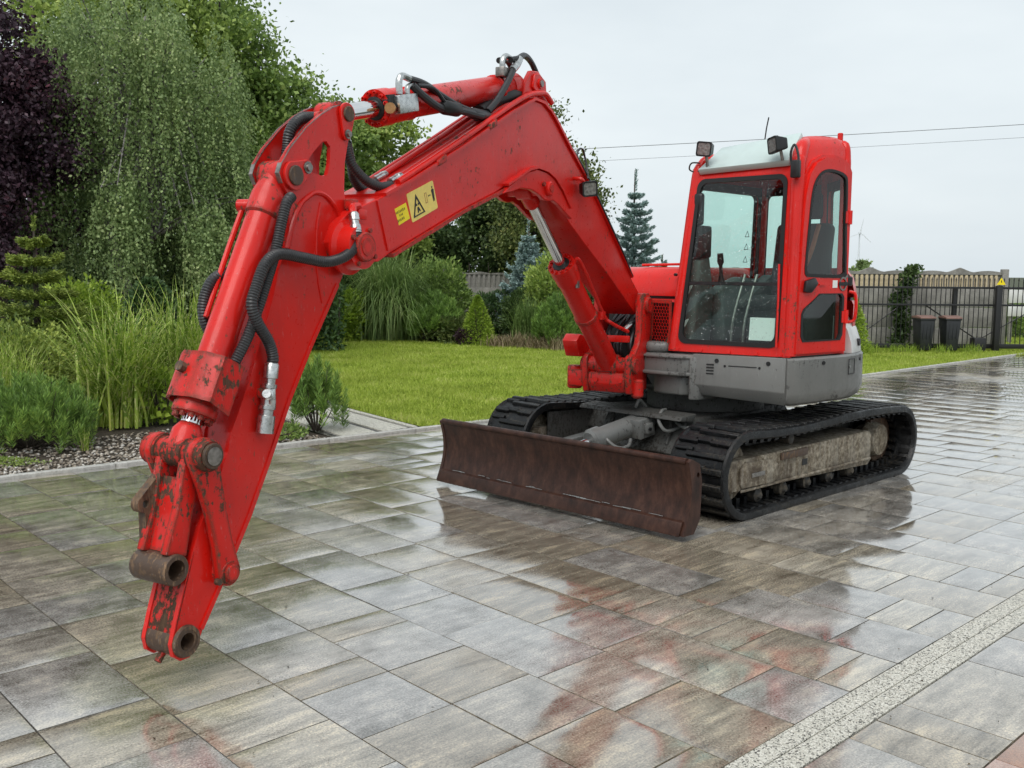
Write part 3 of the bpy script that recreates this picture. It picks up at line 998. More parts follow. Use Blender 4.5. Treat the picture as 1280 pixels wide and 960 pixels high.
# grey skirt panels in front of it
fp = MB()
v = []
pa, pb = Vector((.775, .38)), Vector((.632, 1.055))
for (p, z, o) in ((pa, .74, -.035), (pb, .705, -.035), (pb, .80, .012), (pa, .82, .012), (pa, 1.04, .006), (pb, 1.045, .006)):
    nn = Vector((pb.y - pa.y, pa.x - pb.x)).normalized()
    v.append((p.x + nn.x * o, p.y + nn.y * o, z))
n6 = len(v)
v += [(x - .05 * nn.x, y - .05 * nn.y, z) for x, y, z in v]
fp.add(v, [(0, 1, 2, 3), (3, 2, 5, 4), (6 + 3, 6 + 2, 6 + 1, 6), (6 + 4, 6 + 5, 6 + 2, 6 + 3), (0, 6, 7, 1), (1, 7, 8, 2), (2, 8, 11, 5), (5, 11, 10, 4), (4, 10, 9, 3), (3, 9, 6, 0)])
fpo = fp.build('front_skirt_panel', M_grey, exc, F_UP, bevel=.008)
ax = (pb - pa).normalized()
def on_front(t, z, o=.02): p = pa.lerp(pb, t) + nn * o; return Vector((p.x, p.y, z))
for i in range(4):
    z = .905 + .022 * i
    MB().tube([on_front(.16, z, .010), on_front(.24, z, .010)], .0055, 6, 0).build('vent_slot', M_seal, fpo, F_UP)
for t, z in ((.27, 1.0), (.82, 1.0), (.36, .965), (.73, .965)):
    r_ = .016 if z > .98 else .009
    MB().cyl(on_front(t, z, .002), on_front(t, z, .011), r_, n=14).build('plug', M_black, fpo, F_UP)
MB().tube([on_front(.4, .968, .008), on_front(.7, .968, .008)], .004, 6, 0).build('hand_recess', M_seal, fpo, F_UP)
# side skirt panel (bent steel sheet, rounded at both ends)
sk = [(.635, 1.065), (.60, 1.105), (.54, 1.125), (.3, 1.155), (.0, 1.185), (-.2, 1.175), (-.36, 1.135), (-.5, 1.07), (-.62, .99)]
sp_ = MB(); v = []; f = []
lev = [(.705, -.055), (.73, -.02), (.80, .008), (1.03, .004), (1.045, -.012)]
m = len(sk)
for z, o in lev:
    for i, p in enumerate(sk):
        a, b_ = Vector(sk[max(i - 1, 0)]), Vector(sk[min(i + 1, m - 1)])
        d = (b_ - a).normalized(); no = Vector((d.y, -d.x))
        if no.dot(Vector(p)) < 0: no = -no
        v.append((p[0] + no.x * o, p[1] + no.y * o, z))
for k in range(len(lev) - 1):
    for i in range(m - 1): f.append((k * m + i, k * m + i + 1, (k + 1) * m + i + 1, (k + 1) * m + i))
nv = len(v)
v += [(x - .03 * (Vector((x, y)).normalized().x), y - .03 * (Vector((x, y)).normalized().y), z) for x, y, z in v]
f += [tuple(nv + i for i in reversed(q)) for q in f]
rimL = [k * m for k in range(len(lev))]; rimR = [k * m + m - 1 for k in range(len(lev))]
bot = list(range(m)); top = [(len(lev) - 1) * m + i for i in range(m)]
for loop in (rimL, rimR, bot, top):
    for a, b_ in zip(loop, loop[1:]): f.append((a, b_, nv + b_, nv + a))
sko = sp_.add(v, f).build('side_skirt_panel', M_grey, exc, F_UP, smooth=40)
def on_side(t, z, o=.012):
    i = min(int(t), m - 2); p = Vector(sk[i]).lerp(Vector(sk[i + 1]), t - i); no = Vector(p).normalized(); return Vector((p.x + no.x * o, p.y + no.y * o, z))
for t in (3.0, 5.3): MB().cyl(on_side(t, 1.0, .0), on_side(t, 1.0, .014), .014, n=12).build('plug', M_black, sko, F_UP)
for a, b_ in (((4.1, 1.01), (4.6, 1.01)), ((4.6, 1.01), (4.6, .9)), ((4.6, .9), (4.1, .9)), ((4.1, .9), (4.1, 1.01))):
    MB().tube([on_side(*a, o=.012), on_side(*b_, o=.012)], .003, 5, 0).build('fuel_flap_joint', M_seal, sko, F_UP)
MB().cyl(on_side(4.2, .955, .01), on_side(4.2, .955, .018), .008, n=10).build('lock', M_fitting, sko, F_UP)

# casting in front of the swing post
cs = MB()
cs.prism([(.50, -.12), (.50, .42), (.74, .40), (.80, .33), (.82, .2), (.84, .0), (.80, -.12)], .86, 1.03, fn=flat)
cso = cs.build('front_casting', M_grey, exc, F_UP, bevel=.03, seg=3)
MB().prism([(.50, -.05), (.50, .36), (.70, .35), (.77, .28), (.78, .12), (.74, .0)], .72, .87, fn=flat).build('casting_foot', M_grey, cso, F_UP, bevel=.02, seg=3)
MB().prism([(.50, -.12), (.50, .14), (.76, .13), (.82, .0), (.78, -.1)], 1.03, 1.11, fn=flat).build('casting_cap', M_grey, cso, F_UP, bevel=.03, seg=3)
MB().prism([(.50, -.14), (.50, .44), (.76, .42), (.83, .33), (.85, .2), (.87, -.02), (.82, -.14)], .875, .90, fn=flat).build('casting_rib', M_grey, cso, F_UP, bevel=.008)
MB().prism([(.50, -.14), (.50, .44), (.755, .41), (.82, .32), (.84, .2), (.86, -.02), (.82, -.14)], 1.0, 1.02, fn=flat).build('casting_rib', M_grey, cso, F_UP, bevel=.008)
MB().prism([(.50, .36), (.50, .45), (.765, .43), (.80, .37), (.78, .35)], .70, 1.02, fn=flat).build('casting_corner', M_grey, cso, F_UP, bevel=.02)

bodyplan = [(.60, .14), (.60, -.30), (.50, -.62), (.25, -.95), (.0, -1.09)] + arc(-92, -255, 1.12, 20) + [(-.50, .96), (-.50, .80), (-.48, .14)]
body = loft(bodyplan, [1.046, 1.40, 1.43], [.0, .0, .02]).build('engine_body', M_red, exc, F_UP, smooth=40)
hood = loft(bodyplan, [1.452, 1.50, 1.60, 1.655, 1.675], [.0, .0, .03, .08, .16]).build('engine_hood', M_red, exc, F_UP, smooth=50)
loft(bodyplan, [1.43, 1.452], [.03, .03]).build('hood_seal', M_black, hood, F_UP)
MB().cyl((.62, .09, 1.615), (.60, .09, 1.615), .012, n=10).build('hood_bolt', M_black, hood, F_UP)
MB().tube([(.45, -.35, 1.69), (.35, .1, 1.70)], .01, 8, 0).build('hood_rail', M_red, hood, F_UP)
cwp = arc(96, 264, 1.165, 30)
cw = MB(); v = []; f = []
for z, r in ((1.047, 1.005), (1.12, 1.0), (1.22, .97), (1.30, .92), (1.33, .85), (1.335, .45)):
    for p in cwp: v.append((p[0] * r, p[1] * r, z))
m = len(cwp)
for k in range(5):
    for i in range(m - 1): f.append((k * m + i, k * m + i + 1, (k + 1) * m + i + 1, (k + 1) * m + i))
v += [(p[0] * .45, p[1] * .45, 1.047) for p in cwp]
for e in (0, m - 1): f.append(tuple(k * m + e for k in range(7)))
cwo = cw.add(v, f).build('counterweight', M_white, exc, F_UP, smooth=60)
MB().cyl((-.30, 1.12, 1.12), (-.305, 1.14, 1.12), .028, n=12).build('tie_hole', M_black, cwo, F_UP)

# hexagon mesh panel beside the cab with its red surround
gp0, gp1 = Vector((.70, -.09)), Vector((.735, .14))
def on_g(t, z, o=0.0):
    p = gp0.lerp(gp1, t); nn_ = Vector((gp1.y - gp0.y, gp0.x - gp1.x)).normalized(); return Vector((p.x + nn_.x * o, p.y + nn_.y * o, z))
gpn = MB()
gpn.prism([(-.25, 1.06), (1.0, 1.06), (1.0, 1.425), (-.25, 1.425)], 0, 1, holes=[[(.12, 1.10), (.70, 1.09), (.88, 1.14), (.93, 1.20), (.93, 1.40), (.18, 1.40), (.18, 1.20)]], fn=lambda t, z, w: on_g(t, z, -.014 * w))
gpo = gpn.build('mesh_panel', M_red_worn, exc, F_UP)
gpn = MB().prism([(-.2, 1.07), (.98, 1.07), (.98, 1.41), (-.2, 1.41)], 0, 1, fn=lambda t, z, w: on_g(t, z, -.04 - .01 * w)).build('dark_backing', M_seal, gpo, F_UP)
hx = MB(); r_ = .0165
row = 0; z = 1.09
while z < 1.41:
    t = .12 + (.5 * row % 1) * (r_ * 1.732 / .2326)
    while t < .97:
        if not ((t > .78 and z < 1.15) or (t < .2 and 1.09 < z < 1.13)):
            c = on_g(t, z, -.008)
            u = (gp1 - gp0).normalized()
            loop = [Vector((c.x + u.x * r_ * math.sin(k * math.pi / 3), c.y + u.y * r_ * math.sin(k * math.pi / 3), z + r_ * math.cos(k * math.pi / 3))) for k in range(4)]
            hx.tube(loop, .0022, 4, 0)
        t += r_ * 1.732 / .2326
    z += r_ * 1.5; row += 1
hx.build('hexagon_mesh', M_red, gpo, F_UP, smooth=0)

# --- cab
CB = {'A': (.75, .15), 'B': (.614, 1.072), 'C': (.0, 1.152), 'D': (-.44, .80), 'E': (-.46, .15)}
CM = {'A': (.56, .185), 'B': (.515, 1.032), 'C': (-.03, 1.13), 'D': (-.42, .78), 'E': (-.44, .185)}
ZB, ZM = 1.048, 2.33
def P3(d, k, z): return Vector((d[k][0], d[k][1], z))
def patch(k0, k1, zb=ZB, zt=ZM):
    b0, b1, t0, t1 = P3(CB, k0, zb), P3(CB, k1, zb), P3(CM, k0, zt), P3(CM, k1, zt)
    nrm = (b1 - b0).cross(t0 - b0).normalized()
    ctr = Vector((.1, .65, 1.7))
    if nrm.dot(b0 - ctr) < 0: nrm = -nrm
    def fn(u, v_, w): return (b0.lerp(b1, u)).lerp(t0.lerp(t1, u), v_) + nrm * w
    return fn, nrm
def rrect(u0, u1, v0, v1, ru, rv, n=5, corners=(1, 1, 1, 1)):
    out = []
    for (cu, cv, a0, k) in ((u1 - ru, v1 - rv, 0, 0), (u0 + ru, v1 - rv, 90, 1), (u0 + ru, v0 + rv, 180, 2), (u1 - ru, v0 + rv, 270, 3)):
        if corners[k]:
            for i in range(n + 1):
                a = math.radians(a0 + 90 * i / n); out.append((cu + ru * math.cos(a), cv + rv * math.sin(a)))
        else:
            a = math.radians(a0 + 45); out.append((cu + ru * (1 if math.cos(a) > 0 else -1), cv + rv * (1 if math.sin(a) > 0 else -1)))
    return out
def offset_poly(P, s):
    cu = sum(p[0] for p in P) / len(P); cv = sum(p[1] for p in P) / len(P)
    return [(cu + (p[0] - cu) * s[0], cv + (p[1] - cv) * s[1]) for p in P]

ff, fn_ = patch('A', 'B')
wopen = rrect(.075, .905, .05, .985, .07, .05)
cabf = MB().prism([(.0, .0), (1.0, .0), (1.0, 1.0), (0, 1.0)], -.03, .012, holes=[wopen], fn=ff).build('cab_frame', M_red, exc, F_UP)
MB().prism(offset_poly(wopen, (1.012, 1.008)), .0, .02, holes=[offset_poly(wopen, (.93, .955))], fn=ff).build('windshield_seal', M_seal, cabf, F_UP)
ws = MB().prism(offset_poly(wopen, (.945, .965)), .006, .010, fn=ff).build('windshield', M_glass, cabf, F_UP, smooth=0)
MB().prism([(.10, .385), (.88, .385), (.88, .402), (.10, .402)], -.004, .016, fn=ff).build('windshield_bar', M_black, cabf, F_UP)
# stickers low on the glass and the paper sheet
MB().prism([(.665, .085), (.885, .085), (.885, .21), (.665, .21)], -.004, .003, fn=ff).build('paper_sheet', M_paper, cabf, F_UP)
for zc in (.53, .60, .67):
    tri = [(.565, zc - .018), (.605, zc - .018), (.585, zc + .018)]
    MB().prism(tri, .0102, .0112, holes=[offset_poly(tri, (.72, .72))], fn=ff).build('warning_mark', M_ink, cabf, F_UP)
    MB().prism([(.625, zc - .006), (.65, zc - .008), (.66, zc + .006), (.64, zc + .012)], .0102, .0112, fn=ff).build('warning_mark', M_ink, cabf, F_UP)
# wiper and round mirror pieces on the pillars
MB().tube([ff(.90, .05, .03), ff(.895, .3, .03), ff(.885, .5, .03)], .008, 8, 0).build('grab_bar', M_red, cabf, F_UP)
for u in (.08, .28, .52, .74, .93):
    MB().cyl(ff(u, .012, .0), ff(u, .012, .02), .014, n=10).build('bolt_head', M_red, cabf, F_UP)
# pillars (rounded corners), bottom sill

# door on the outer side
df, dn = patch('B', 'C', 1.055, 2.45)
up_w = catmull([(v_[0], v_[1], 0) for v_ in ((.17, .40), (.13, .44), (.165, .66), (.20, .81), (.28, .885), (.42, .925), (.62, .93), (.83, .91), (.88, .86), (.895, .66), (.92, .45), (.89, .40), (.5, .395))] , 3)
up_w = [(p.x, p.y) for p in up_w]
lo_w = [(.15, .072), (.11, .10), (.105, .21), (.14, .235), (.34, .285), (.42, .31), (.86, .31), (.90, .29), (.89, .10), (.85, .072)]
dout = [(.035, .012), (.975, .012), (.975, .93), (.90, .975), (.7, .995), (.45, .99), (.27, .96), (.15, .90), (.09, .80), (.06, .6)]
door = MB().prism(dout, .0, .03, holes=[up_w, lo_w], fn=df).build('door', M_red, exc, F_UP)
MB().prism([(.005, .0), (.995, .0), (.995, .94), (.91, .99), (.7, 1.01), (.42, 1.005), (.22, .97), (.10, .90), (.05, .80), (.02, .6)], -.03, .006, holes=[offset_poly(dout, (.93, .985))], fn=df).build('door_frame', M_red, cabf, F_UP)
for w_, nm_ in ((up_w, 'upper'), (lo_w, 'lower')):
    MB().prism(offset_poly(w_, (1.03, 1.015)), .012, .034, holes=[offset_poly(w_, (.93, .96))], fn=df).build('window_seal', M_seal, door, F_UP)
    MB().prism(offset_poly(w_, (.95, .97)), .018, .022, fn=df).build('door_window', M_glass_side, door, F_UP, smooth=0)
hb = MB().prism([(.10, .32), (.12, .375), (.28, .39), (.34, .36), (.22, .315)], .03, .06, fn=df).build('door_handle', M_black, door, F_UP, bevel=.008)
MB().prism([(.40, .352), (.52, .352), (.52, .36), (.40, .36)], .03, .04, fn=df).build('key_slot', M_red, door, F_UP)
# round maker's badge with its band and a small white tab
cu, cv = .87, .36
MB().prism([(cu + .075 * math.cos(t), cv + .036 * math.sin(t)) for t in [2 * math.pi * i / 24 for i in range(24)]], .031, .037, holes=[[(cu + .055 * math.cos(t), cv + .027 * math.sin(t)) for t in [2 * math.pi * i / 24 for i in range(24)]]], fn=df).build('badge', M_steel, door, F_UP)
MB().prism([(cu - .085, cv - .009), (cu + .085, cv - .009), (cu + .085, cv + .009), (cu - .085, cv + .009)], .035, .040, fn=df).build('badge', M_ink, door, F_UP)
MB().prism([(cu + .04, cv + .025), (cu + .10, cv + .04), (cu + .085, cv + .05), (cu + .03, cv + .033)], .031, .037, fn=df).build('badge', M_steel, door, F_UP)
MB().prism([(cu - .20, cv - .02), (cu - .11, cv - .02), (cu - .11, cv + .018), (cu - .20, cv + .018)], .031, .034, fn=df).build('white_tab', M_paper, door, F_UP)
for vv in (.19, .70):
    MB().cyl(df(.955, vv - .035, .035), df(.955, vv + .035, .035), .017, n=14).build('hinge', M_red, door, F_UP)
    MB().prism([(.87, vv - .03), (.96, vv - .03), (.96, vv + .03), (.87, vv + .03)], .03, .038, fn=df).build('hinge', M_red, door, F_UP)
MB().tube([df(1.06, .16, .01), df(1.10, .18, .05), df(1.10, .30, .05), df(1.06, .32, .01)], .012, 8, 4).build('side_rail', M_red, cabf, F_UP)
MB().cyl(df(1.1, .35, -.02), df(1.1, .40, -.02), .035, n=14, ch=.01).build('rear_lamp', M_black, cabf, F_UP)
# rear and inner side walls with windows
for k0, k1, hole in (('C', 'D', rrect(.12, .9, .42, .95, .06, .04)), ('D', 'E', rrect(.08, .93, .40, .95, .06, .04)), ('E', 'A', rrect(.08, .93, .36, .95, .06, .04))):
    f_, _ = patch(k0, k1)
    MB().prism([(0, 0), (1, 0), (1, 1), (0, 1)], -.02, .01, holes=[hole], fn=f_).build('cab_wall', M_red, cabf, F_UP)
    MB().prism([(0.01, 0.01), (.99, 0.01), (.99, .99), (0.01, .99)], -.034, -.022, holes=[offset_poly(hole, (.97, .97))], fn=f_).build('inner_trim', M_interior, cabf, F_UP)
    MB().prism(offset_poly(hole, (1.0, 1.0)), -.004, .0, fn=f_).build('cab_window', M_glass_side, cabf, F_UP, smooth=0)
    MB().prism(offset_poly(hole, (1.03, 1.02)), .0, .014, holes=[offset_poly(hole, (.95, .965))], fn=f_).build('window_seal', M_seal, cabf, F_UP)
# roof: rounded red rails all round, sloping grey front sheet, top skin
ks = 'ABCDE'
RT = {'A': (.37, .27, 2.53), 'B': (.30, .98, 2.60), 'C': (-.06, 1.05, 2.61), 'D': (-.34, .72, 2.58), 'E': (-.36, .27, 2.53)}
mid = {'A': (.52, .205, 2.44), 'B': (.46, 1.02, 2.48), 'C': (-.04, 1.12, 2.53), 'D': (-.42, .77, 2.47), 'E': (-.43, .205, 2.44)}
def pil(k, r):
    cx_, cy_ = .1, .62
    def inn(p): d_ = Vector((cx_ - p[0], cy_ - p[1], 0)).normalized(); return Vector(p) + d_ * r * .8
    p0, p1, p2, p3 = inn((*CB[k], 1.055)), inn((*CM[k], ZM)), inn(mid[k]), inn(RT[k])
    MB().tube([p0, p0.lerp(p1, .5), p1, p1.lerp(p2, .6), p2.lerp(p3, .2), p3 - Vector((0, 0, .06))], r, 14, 4).build('pillar', M_red, cabf, F_UP)
for k in ks: pil(k, {'A': .045, 'B': .05, 'C': .035, 'D': .04, 'E': .04}[k])
rf = MB()
lv = [[P3(CM, k, ZM) for k in ks], [Vector(mid[k]) for k in ks], [Vector(RT[k]) for k in ks]]
def ringpts(L, r=.16, n=4):
    out = []
    m_ = len(L)
    for i in range(m_):
        p, a, b_ = L[i], L[i - 1], L[(i + 1) % m_]
        for t in range(n + 1):
            s = t / n
            q0 = p + (a - p).normalized() * r; q1 = p + (b_ - p).normalized() * r
            out.append(q0 * (1 - s) ** 2 + p * 2 * s * (1 - s) + q1 * s * s)
    return out
rings = [ringpts(lv[0], .05), ringpts(lv[1], .08), ringpts(lv[1], .08), ringpts(lv[2], .14)]
rings[2] = [p.lerp(q, .5) + Vector((0, 0, .018)) for p, q in zip(rings[1], rings[3])]
v = []; f = []
nr = len(rings[0])
for R in rings: v += R
for k in range(3):
    for i in range(nr):
        j = (i + 1) % nr
        f.append((k * nr + i, k * nr + j, (k + 1) * nr + j, (k + 1) * nr + i))
f.append(tuple(3 * nr + i for i in range(nr)))
roof = rf.add(v, f).build('roof', M_red, exc, F_UP, smooth=50)
M_roofsheet = simple('pale_roof_sheet', (.50, .60, .58), .14, .0, .06, 6)
fr = MB()
q = [Vector(p) for p in ((.575, .25, 2.365), (.530, .96, 2.385), (.30, .93, 2.60), (.36, .31, 2.54))]
nn2 = (q[1] - q[0]).cross(q[3] - q[0]).normalized()
if nn2.z < 0: nn2 = -nn2
fr.add([p + nn2 * .03 for p in q] + [p - nn2 * .02 for p in q], [(0, 1, 2, 3), (7, 6, 5, 4), (0, 4, 5, 1), (1, 5, 6, 2), (2, 6, 7, 3), (3, 7, 4, 0)])
fr.build('roof_front_sheet', M_roofsheet, roof, F_UP, bevel=.006)
MB().cyl((-.12, 1.0, 2.595), (-.12, 1.0, 2.655), .02, n=12, ch=.004).build('lamp_stub', M_red, roof, F_UP)
MB().tube([(.30, .62, 2.55), (.29, .63, 2.68), (.28, .64, 2.76)], .005, 6, 0).build('antenna', M_black, roof, F_UP)
# lamps on the roof front and the horn box on the pillar
def worklamp(name, c, aim, parent, M, s=1.0, tilt=.1):
    aim = Vector(aim).normalized(); q_ = aim.to_track_quat('X', 'Z').to_matrix().to_4x4(); q_.translation = Vector(c)
    q_ = q_ @ Matrix.Rotation(tilt, 4, 'X')
    lm = MB().prism([(-.045 * s, -.035 * s), (.03 * s, -.052 * s), (.035 * s, .052 * s), (-.045 * s, .035 * s)], -.055 * s, .055 * s, fn=lambda a, b_, w: q_ @ Vector((a, w, b_))).build(name, M_black, parent, M, bevel=.01 * s, seg=3)
    MB().prism(rrect(-.045 * s, .045 * s, -.042 * s, .042 * s, .014 * s, .014 * s), .033 * s, .040 * s, fn=lambda a, b_, w: q_ @ Vector((w, a, b_))).build('lens', M_lens, lm, M)
    MB().prism(rrect(-.056 * s, .056 * s, -.054 * s, .054 * s, .018 * s, .018 * s), .020 * s, .042 * s, holes=[rrect(-.045 * s, .045 * s, -.042 * s, .042 * s, .014 * s, .014 * s)], fn=lambda a, b_, w: q_ @ Vector((w, a, b_))).build('lamp_rim', M_black, lm, M)
    return lm
l1 = worklamp('work_lamp', (.60, .315, 2.53), (1, .35, -.1), exc, F_UP, 1.0, -.12)
MB().tube([(.585, .315, 2.49), (.57, .315, 2.44), (.56, .31, 2.37)], .011, 8, 0).build('lamp_bracket', M_steel, l1, F_UP)
l2 = worklamp('work_lamp', (.60, .905, 2.51), (1, -.55, -.1), exc, F_UP, 1.05, .1)
MB().tube([(.57, .915, 2.47), (.55, .92, 2.41)], .011, 8, 0).build('lamp_bracket', M_steel, l2, F_UP)
MB().tube([(.545, .99, 2.36), (.56, .985, 2.45), (.55, 1.0, 2.505), (.55, 1.02, 2.49), (.56, 1.045, 2.42), (.57, 1.05, 2.34)], .0085, 8).build('lamp_cable', M_hose, l2, F_UP)
MB().tube([(.55, .24, 2.44), (.585, .19, 2.44), (.585, .17, 2.40), (.565, .19, 2.38), (.56, .25, 2.38)], .006, 6).build('lamp_cable', M_hose, l1, F_UP)
MB().box(.55, .60, 1.005, 1.065, 2.28, 2.40).build('buzzer_box', M_black, exc, F_UP, bevel=.01)
# interior
itr = MB().box(-.40, .56, .19, .99, 1.062, 1.085).build('cab_floor', M_interior, exc, F_UP)
MB().box(-.30, .12, .40, .88, 1.35, 1.46).build('seat_cushion', M_seat, itr, F_UP, bevel=.04, seg=3)
bk = Matrix.Translation((-.26, .64, 1.46)) @ Matrix.Rotation(-.16, 4, 'Y')
MB().box(-.05, .07, -.23, .23, 0, .56, bk).build('seat_back', M_seat, itr, F_UP, bevel=.04, seg=3)
MB().box(-.04, .05, -.13, .13, .60, .80, bk).build('headrest', M_seat, itr, F_UP, bevel=.035, seg=3)
MB().box(-.26, .08, .45, .83, 1.085, 1.36).build('seat_base', M_interior, itr, F_UP, bevel=.02)
MB().tube([(-.2, .82, 2.0), (-.1, .80, 1.75), (-.05, .70, 1.5)], .018, 6, 4).build('seat_belt', simple('orange_belt', (.35, .10, .05), .7), itr, F_UP)
for y in (.27, .95):
    MB().prism([(-.30, 1.10), (.30, 1.10), (.34, 1.52), (.05, 1.60), (-.30, 1.58)], y - .065, y + .065).build('arm_console', M_intgrey if y < .5 else M_interior, itr, F_UP, bevel=.03, seg=3)
    MB().lathe((.26, y, 1.55), (.29, y, 1.78), [(0, .03), (.3, .014), (.6, .014), (.7, .026), (1, .022)], 12).build('joystick', M_black, itr, F_UP)
MB().prism([(.42, 1.085), (.68, 1.085), (.60, 1.72), (.47, 1.78), (.40, 1.5)], .185, .30).build('front_console', M_intgrey, itr, F_UP, bevel=.03, seg=3)
MB().box(.46, .60, .20, .31, 1.74, 1.98).build('monitor', M_black, itr, F_UP, bevel=.02)
for z in (1.25, 1.50):
    MB().cyl((.60 - (z - 1.25) * .1, .235, z), (.655 - (z - 1.25) * .12, .25, z), .038, n=18).build('air_vent', M_white, itr, F_UP)
for y in (.52, .62):
    MB().tube([(.50, y, 1.09), (.49, y + .01, 1.30), (.38, y + .03, 1.62)], .011, 8, 4).build('travel_lever', M_steel, itr, F_UP)
    MB().box(.44, .60, y - .035, y + .035, 1.10, 1.125).build('pedal', M_black, itr, F_UP, bevel=.008)
MB().box(.20, .34, .55, .82, 1.085, 1.30).build('tool_box', M_interior, itr, F_UP, bevel=.01)
MB().prism([(.14, 1.36), (.16, 1.40), (-.28, 1.62), (-.32, 1.58)], .30, .40).build('console_edge', M_intgrey, itr, F_UP, bevel=.01)
mir = MB().box(.55, .60, .22, .30, 1.98, 2.22).build('inner_mirror', M_black, itr, F_UP, bevel=.03, seg=3)

# --- boom, arm and their hydraulics (frame of the slewed boom: x outward, y towards the near side)
BOOM = [(3.378, 1.654), (3.145, 1.668), (3.051, 1.711), (2.44, 1.947), (2.1, 2.062), (1.95, 2.12), (1.85, 2.165), (1.74, 2.195), (1.6, 2.205), (1.48, 2.19), (1.38, 2.14), (1.29, 2.065), (1.2, 1.975), (1.1, 1.915), (.465, 1.575), (.02, 1.315), (-.10, 1.31), (-.13, 1.38), (-.08, 1.44), (.101, 1.574), (.288, 1.73), (.634, 2.015), (.897, 2.222), (1.176, 2.414), (1.36, 2.55), (1.44, 2.60), (1.53, 2.635), (1.64, 2.64), (1.904, 2.529), (2.425, 2.273), (2.899, 2.056), (3.129, 1.966), (3.352, 1.891), (3.441, 1.829), (3.486, 1.747), (3.449, 1.682)]
BW = -.28
boom = MB().prism(BOOM, BW + .012, -.012).build('boom', M_red, exc, F_BM, bevel=.004, seg=1, smooth=30)


def strip(path, w, y0, y1, up=1):
    """flange plate following a polyline in (x,z), thickness w to one side"""
    mb = MB(); P = [Vector((a, 0, b_)) for a, b_ in path]; v = []; f = []
    for i, p in enumerate(P):
        t = (P[min(i + 1, len(P) - 1)] - P[max(i - 1, 0)]).normalized(); nr_ = Vector((-t.z, 0, t.x)) * up
        for o, y in ((0, y0), (0, y1), (w, y1), (w, y0)): v.append(p + nr_ * o + Vector((0, y, 0)))
    for i in range(len(P) - 1):
        for a in range(4):
            b_ = (a + 1) % 4; f.append((i * 4 + a, i * 4 + b_, (i + 1) * 4 + b_, (i + 1) * 4 + a))
    n_ = (len(P) - 1) * 4
    f += [(0, 1, 2, 3), (n_ + 3, n_ + 2, n_ + 1, n_)]
    return mb.add(v, f)


strip([(3.10, 1.975)] + [(2.899, 2.056), (2.425, 2.273), (1.904, 2.529), (1.64, 2.64), (1.53, 2.635), (1.44, 2.60), (1.36, 2.55), (1.176, 2.414), (.897, 2.222), (.634, 2.015), (.288, 1.73), (.12, 1.59)], .016, BW - .004, .004, -1).build('top_flange', M_red, boom, F_BM, smooth=25)
strip([(3.06, 1.706), (2.44, 1.947), (2.1, 2.062), (1.97, 2.105)], .018, BW - .008, .008, 1).build('bottom_flange', M_red_worn, boom, F_BM, smooth=25)
# thin raised edge along the web and the seam at the nose
MB().prism([(3.08, 1.72), (2.96, 1.765), (3.06, 1.985), (3.13, 1.965), (3.16, 1.95)], -.012, -.004).build('nose_plate_seam', M_red, boom, F_BM)
# lug plates for the boom cylinder rod
LUG = [(2.02, 2.075), (1.99, 2.105), (1.86, 2.165), (1.748, 2.215), (1.641, 2.238), (1.518, 2.228), (1.42, 2.195), (1.32, 2.13), (1.222, 2.045), (1.20, 1.985), (1.30, 2.03), (1.44, 2.062), (1.50, 2.064), (1.56, 2.068), (1.60, 2.085), (1.70, 2.115), (1.80, 2.125)]
LUG2 = [(2.04, 2.065), (1.99, 2.105), (1.86, 2.165), (1.748, 2.212), (1.641, 2.236), (1.518, 2.226), (1.42, 2.195), (1.32, 2.13), (1.222, 2.045), (1.17, 1.965), (1.24, 1.99), (1.36, 2.045), (1.44, 2.068), (1.50, 2.058), (1.56, 2.066), (1.62, 2.09), (1.72, 2.112), (1.84, 2.11), (1.95, 2.08)]
for y0, y1 in ((-.012, .018), (BW - .018, BW + .012)):
    lug = MB().prism(LUG2, y0, y1).build('cylinder_lug', M_red, boom, F_BM, bevel=.004, seg=1)
strip([(2.0, 2.11), (1.86, 2.168), (1.748, 2.218), (1.641, 2.241), (1.518, 2.231), (1.42, 2.198), (1.32, 2.133), (1.21, 2.03)], .014, -.012, .03, -1).build('lug_rim', M_red, boom, F_BM, smooth=40)
MB().cyl((1.51, BW - .03, 2.132), (1.51, .045, 2.132), .042, n=24, ch=.006).build('lug_pin', M_red, boom, F_BM)
MB().cyl((1.51, .045, 2.132), (1.51, .05, 2.132), .024, n=20).build('pin_cap', M_red_worn, boom, F_BM)
MB().cyl((1.575, .018, 2.155), (1.575, .034, 2.155), .014, n=10).build('bolt', M_red_worn, boom, F_BM)
# nose boss and pin
MB().lathe((3.366, -.02, 1.73), (3.366, .075, 1.73), [(0, .125), (.15, .125), (.3, .105), (1, .098)], 32).build('nose_boss', M_red, boom, F_BM)
MB().cyl((3.366, .07, 1.73), (3.366, .098, 1.73), .066, n=28, ch=.006).build('nose_pin', M_red_worn, boom, F_BM)
MB().cyl((3.366, .097, 1.73), (3.366, .102, 1.73), .040, n=24).build('pin_cap', M_red_worn, boom, F_BM)
for a in range(4):
    t = .5 + a * math.pi / 2
    MB().cyl((3.366 + .085 * math.cos(t), .07, 1.73 + .085 * math.sin(t)), (3.366 + .085 * math.cos(t), .088, 1.73 + .085 * math.sin(t)), .011, n=8).build('bolt', M_red_worn, boom, F_BM)
MB().box(3.28, 3.34, -.012, .03, 1.855, 1.90).build('hose_bracket', M_red, boom, F_BM, bevel=.004)
MB().box(3.30, 3.35, -.05, -.005, 1.90, 1.945).build('clamp_block', M_red_worn, boom, F_BM, bevel=.006)

